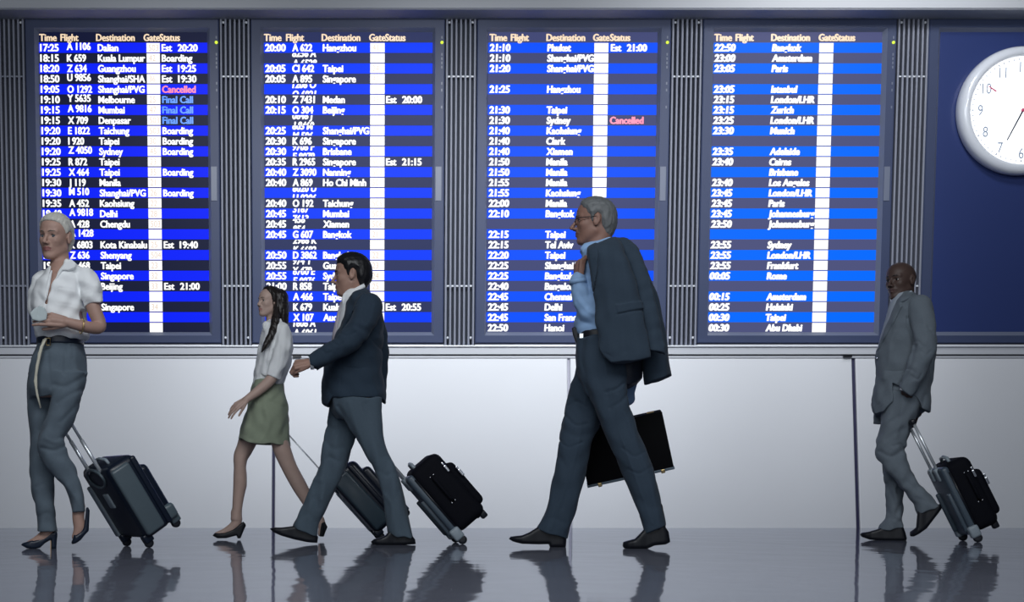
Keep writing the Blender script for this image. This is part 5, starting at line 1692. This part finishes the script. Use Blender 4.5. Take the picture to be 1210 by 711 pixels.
def hard_case(px, py, yaw, tilt, label, shell, W=0.40, H=0.52, T=0.20, pole=0.42, thin=False):
    fr, o, _ = case_root('hard_shell_suitcase', px, py, yaw, tilt)
    tag(o, label, 'suitcase', 'wheeled suitcases')
    navy = M['shell_navy']
    z0 = 0.045
    rbox('body', (-W / 2, 0.0, z0), (W / 2, T, z0 + H), navy, o, 0.04, 5)
    rbox('front_shell', (-W / 2 + 0.02, T - 0.03, z0 + 0.03), (W / 2 - 0.02, T + 0.045, z0 + H - 0.09), navy, o, 0.03, 5)
    for s in (1, -1):
        x0, x1 = sorted((s * (W / 2 - 0.02), s * (W / 2 + 0.014)))
        rbox('side_panel', (x0, 0.012, z0 + 0.02), (x1, 0.128, z0 + H - 0.025), shell, o, 0.016, 4)
        x0, x1 = sorted((s * (W / 2 - 0.02), s * (W / 2 + 0.010)))
        rbox('front_rim', (x0, 0.142, z0 + 0.012), (x1, 0.176, z0 + H - 0.015), navy, o, 0.012, 3)
        x0, x1 = sorted((s * (W / 2 - 0.075), s * (W / 2 + 0.002)))
        rbox('corner_guard', (x0, T - 0.02, z0 + 0.015), (x1, T + 0.05, z0 + 0.10), shell, o, 0.02, 4)
    # pale back edge strips, name plate and pole well
    for s in (-1,):
        x0, x1 = sorted((s * (W / 2 - 0.05), s * (W / 2 + 0.004)))
        rbox('back_strip', (x0, -0.012, z0 + 0.02), (x1, 0.012, z0 + H - 0.10), M['strip'] if s < 0 else shell, o, 0.01, 3)
    rbox('name_plate', (-0.035, -0.010, z0 + H - 0.235), (0.03, 0.01, z0 + H - 0.145), M['strip'], o, 0.008, 3)
    tube_obj('pole_well_rim', [(0.10 * math.cos(a), -0.004, z0 + H - 0.05 + 0.055 * math.sin(a)) for a in np.linspace(0, 2 * math.pi, 28)[:-1]], 0.008, shell, o, 8, True)
    zt = z0 + H
    for s in (1, -1):
        tube_obj('pole', [(s * 0.075, 0.012, zt - 0.08), (s * 0.075, 0.012, zt + pole * (0.1 if thin else 0.5))], 0.0105, M['pole'], o, 12)
        tube_obj('inner_pole', [(s * 0.075, 0.012, zt + pole * (0.1 if thin else 0.5)), (s * 0.075, 0.012, zt + pole)], 0.0022 if thin else 0.008, M['pole'], o, 12)
    rbox('pull_handle', (-0.095, -0.006, zt + pole - 0.01), (0.095, 0.03, zt + pole + 0.024), M['black'], o, 0.011, 3)
    tube_obj('carry_handle', [(-0.09, 0.07, zt - 0.01), (-0.075, 0.07, zt + 0.022), (0, 0.07, zt + 0.03), (0.075, 0.07, zt + 0.022), (0.09, 0.07, zt - 0.01)], 0.009, M['strip'], o, 10)
    r = 0.024
    for y in (0.03, T - 0.005):
        for s in (1, -1):
            h = wheel_h(tilt, 0.012, r) if y < 0.1 else 0.024
            yy = 0.012 if y < 0.1 else T + 0.02
            x = s * (W / 2 - 0.045)
            rbox('wheel_housing', (x - 0.024, yy - 0.022, h + 0.004), (x + 0.024, yy + 0.034, z0 + 0.03), shell if y > 0.1 else navy, o, 0.010, 3)
            wheel(o, (x, yy, h), r, 0.030, M['rubber'], tilt)
    return o


hard_case(163, 645.9, 66, 33, 'navy hard shell suitcase with grey side panel behind the white haired woman', M['shell_grey'], W=0.38, H=0.44, T=0.18, pole=0.36)
hard_case(449, 636.8, 86, 42, 'slate hard shell suitcase partly hidden behind the legs of the young man', M['shell_slate'], H=0.46, T=0.21, pole=0.43, thin=True)


def soft_case(px, py, yaw, tilt, label, pole=0.40, W=0.36, H=0.50, T=0.21):
    fr, o, _ = case_root('soft_suitcase', px, py, yaw, tilt)
    tag(o, label, 'suitcase', 'wheeled suitcases')
    z0 = 0.05
    fb = M['fabric_black']
    rbox('body', (-W / 2, 0.03, z0), (W / 2, T, z0 + H), fb, o, 0.045, 5)
    rbox('front_pocket', (-W / 2 + 0.012, T - 0.03, z0 + 0.05), (W / 2 - 0.012, T + 0.032, z0 + H - 0.10), fb, o, 0.03, 5)
    # hard back frame with rails, skid and wheel cups
    rbox('back_frame', (-W / 2 + 0.006, 0.0, z0 - 0.012), (W / 2 - 0.006, 0.05, z0 + H - 0.012), M['frame_grey'], o, 0.02, 4)
    for s in (1, -1):
        x = s * (W / 2 - 0.05)
        rbox('back_rail', (x - 0.014, -0.022, z0 + 0.02), (x + 0.014, 0.012, z0 + H * 0.62), M['frame_grey'], o, 0.010, 3)
        x0, x1 = sorted((s * (W / 2 - 0.045), s * (W / 2 + 0.008)))
        rbox('wheel_cup', (x0, -0.012, z0 - 0.025), (x1, 0.05, z0 + 0.05), M['strip'], o, 0.014, 3)
        # side piping
        tube_obj('piping', [(s * (W / 2 - 0.006), 0.040, z0 + 0.05), (s * (W / 2 - 0.006), 0.040, z0 + H - 0.05)], 0.006, M['black'], o, 8)
        # side carry handle with rivets
        xs = s * (W / 2 + 0.004)
        tube_obj('side_handle', [(xs - s * 0.006, 0.125, z0 + 0.17), (xs + s * 0.006, 0.125, z0 + 0.19), (xs + s * 0.010, 0.125, z0 + 0.26), (xs + s * 0.006, 0.125, z0 + 0.33), (xs - s * 0.006, 0.125, z0 + 0.35)], 0.011, fb, o, 10)
        for zz in (0.165, 0.355):
            for yy in (0.113, 0.137):
                bm = bmesh.new(); bmesh.ops.create_uvsphere(bm, u_segments=10, v_segments=8, radius=0.0052, matrix=Matrix.Translation((xs, yy, z0 + zz)))
                bm_obj('rivet', bm, M['silver'], o, True)
        for yy, zz in ((T - 0.022, H - 0.095), (T + 0.026, H - 0.165)):
            rbox('zip_puller', (xs - 0.006, yy - 0.008, z0 + zz - 0.045), (xs + 0.006, yy + 0.008, z0 + zz), M['silver'], o, 0.004, 2)
            rbox('zip_slider', (xs - 0.007, yy - 0.006, z0 + zz + 0.004), (xs + 0.007, yy + 0.006, z0 + zz + 0.022), M['silver'], o, 0.003, 2)
    zt = z0 + H
    for s in (1, -1):
        rbox('pole_socket', (s * 0.06 - 0.018, -0.012, zt - 0.09), (s * 0.06 + 0.018, 0.03, zt - 0.01), M['strip'], o, 0.008, 3)
        tube_obj('pole', [(s * 0.06, 0.008, zt - 0.06), (s * 0.06, 0.008, zt + pole)], 0.009, M['pole'], o, 12)
    rbox('pull_handle', (-0.08, -0.008, zt + pole - 0.01), (0.08, 0.024, zt + pole + 0.022), M['black'], o, 0.010, 3)
    tube_obj('carry_handle', [(-0.075, 0.09, zt - 0.008), (-0.065, 0.09, zt + 0.022), (0, 0.09, zt + 0.032), (0.065, 0.09, zt + 0.022), (0.075, 0.09, zt - 0.008)], 0.011, M['strip'], o, 10)
    r = 0.026
    for s in (1, -1):
        wheel(o, (s * (W / 2 - 0.02), 0.022, wheel_h(tilt, 0.022, r)), r, 0.030, M['rubber'], tilt)
        rbox('foot', (s * (W / 2 - 0.06) - 0.02, T - 0.05, z0 - 0.03), (s * (W / 2 - 0.06) + 0.02, T - 0.01, z0 + 0.02), M['black'], o, 0.01, 3)
    return o


soft_case(541, 641.8, 83, 41, 'black soft suitcase tilted behind the rear foot of the young man', pole=0.44, H=0.45, T=0.24)
soft_case(1144, 639.6, 74, 25.5, 'black soft suitcase with bright poles pulled by the bald man', pole=0.30, H=0.445, W=0.34, T=0.185)


def briefcase():
    fr = FR_M1
    o = tag(empty('briefcase'), 'flat black briefcase held low behind the legs of the grey haired man', 'briefcase')
    c = fr.P(737.5, 529, 0.30)
    ang = math.radians(-12.3)          # rotates clockwise in the picture
    roll = math.radians(10)
    m = Matrix.Translation(tuple(fr.root)) @ Matrix.Rotation(-fr.th, 4, 'Z') @ Matrix.Translation(tuple(c)) @ Matrix.Rotation(ang, 4, 'Y') @ Matrix.Rotation(roll, 4, 'X')
    o.matrix_world = m
    w, h, t = 0.236, 0.158, 0.05
    blk = mat('matt_black_leather', (0.002, 0.002, 0.003), 0.75, spec=0.15)
    rbox('front_half', (-w, -t, -h), (w, -0.003, h), blk, o, 0.008, 3)
    rbox('back_half', (-w, 0.003, -h), (w, t, h), blk, o, 0.008, 3)
    rbox('bottom_edge', (-w - 0.003, -t - 0.002, -h - 0.008), (w + 0.003, t + 0.002, -h + 0.006), mat('slate_edge', (0.10, 0.14, 0.18), 0.4), o, 0.003, 2)
    rbox('frame_band', (-w + 0.004, -0.006, -h + 0.004), (w - 0.004, 0.006, h - 0.004), M['frame_grey'], o, 0.002, 2)
    for x in (-0.17, 0.175):
        rbox('foot_stud', (x - 0.011, -t - 0.008, -h - 0.016), (x + 0.011, -t + 0.02, -h + 0.006), M['gold'], o, 0.004, 2)
        rbox('latch', (x - 0.02, -0.012, h - 0.004), (x + 0.02, 0.012, h + 0.006), M['gold'], o, 0.003, 2)
    tube_obj('handle', [(-0.07, 0, h), (-0.062, 0, h + 0.025), (-0.03, 0, h + 0.034), (0.03, 0, h + 0.034), (0.062, 0, h + 0.025), (0.07, 0, h)], 0.010, M['leather'], o, 10)


briefcase()
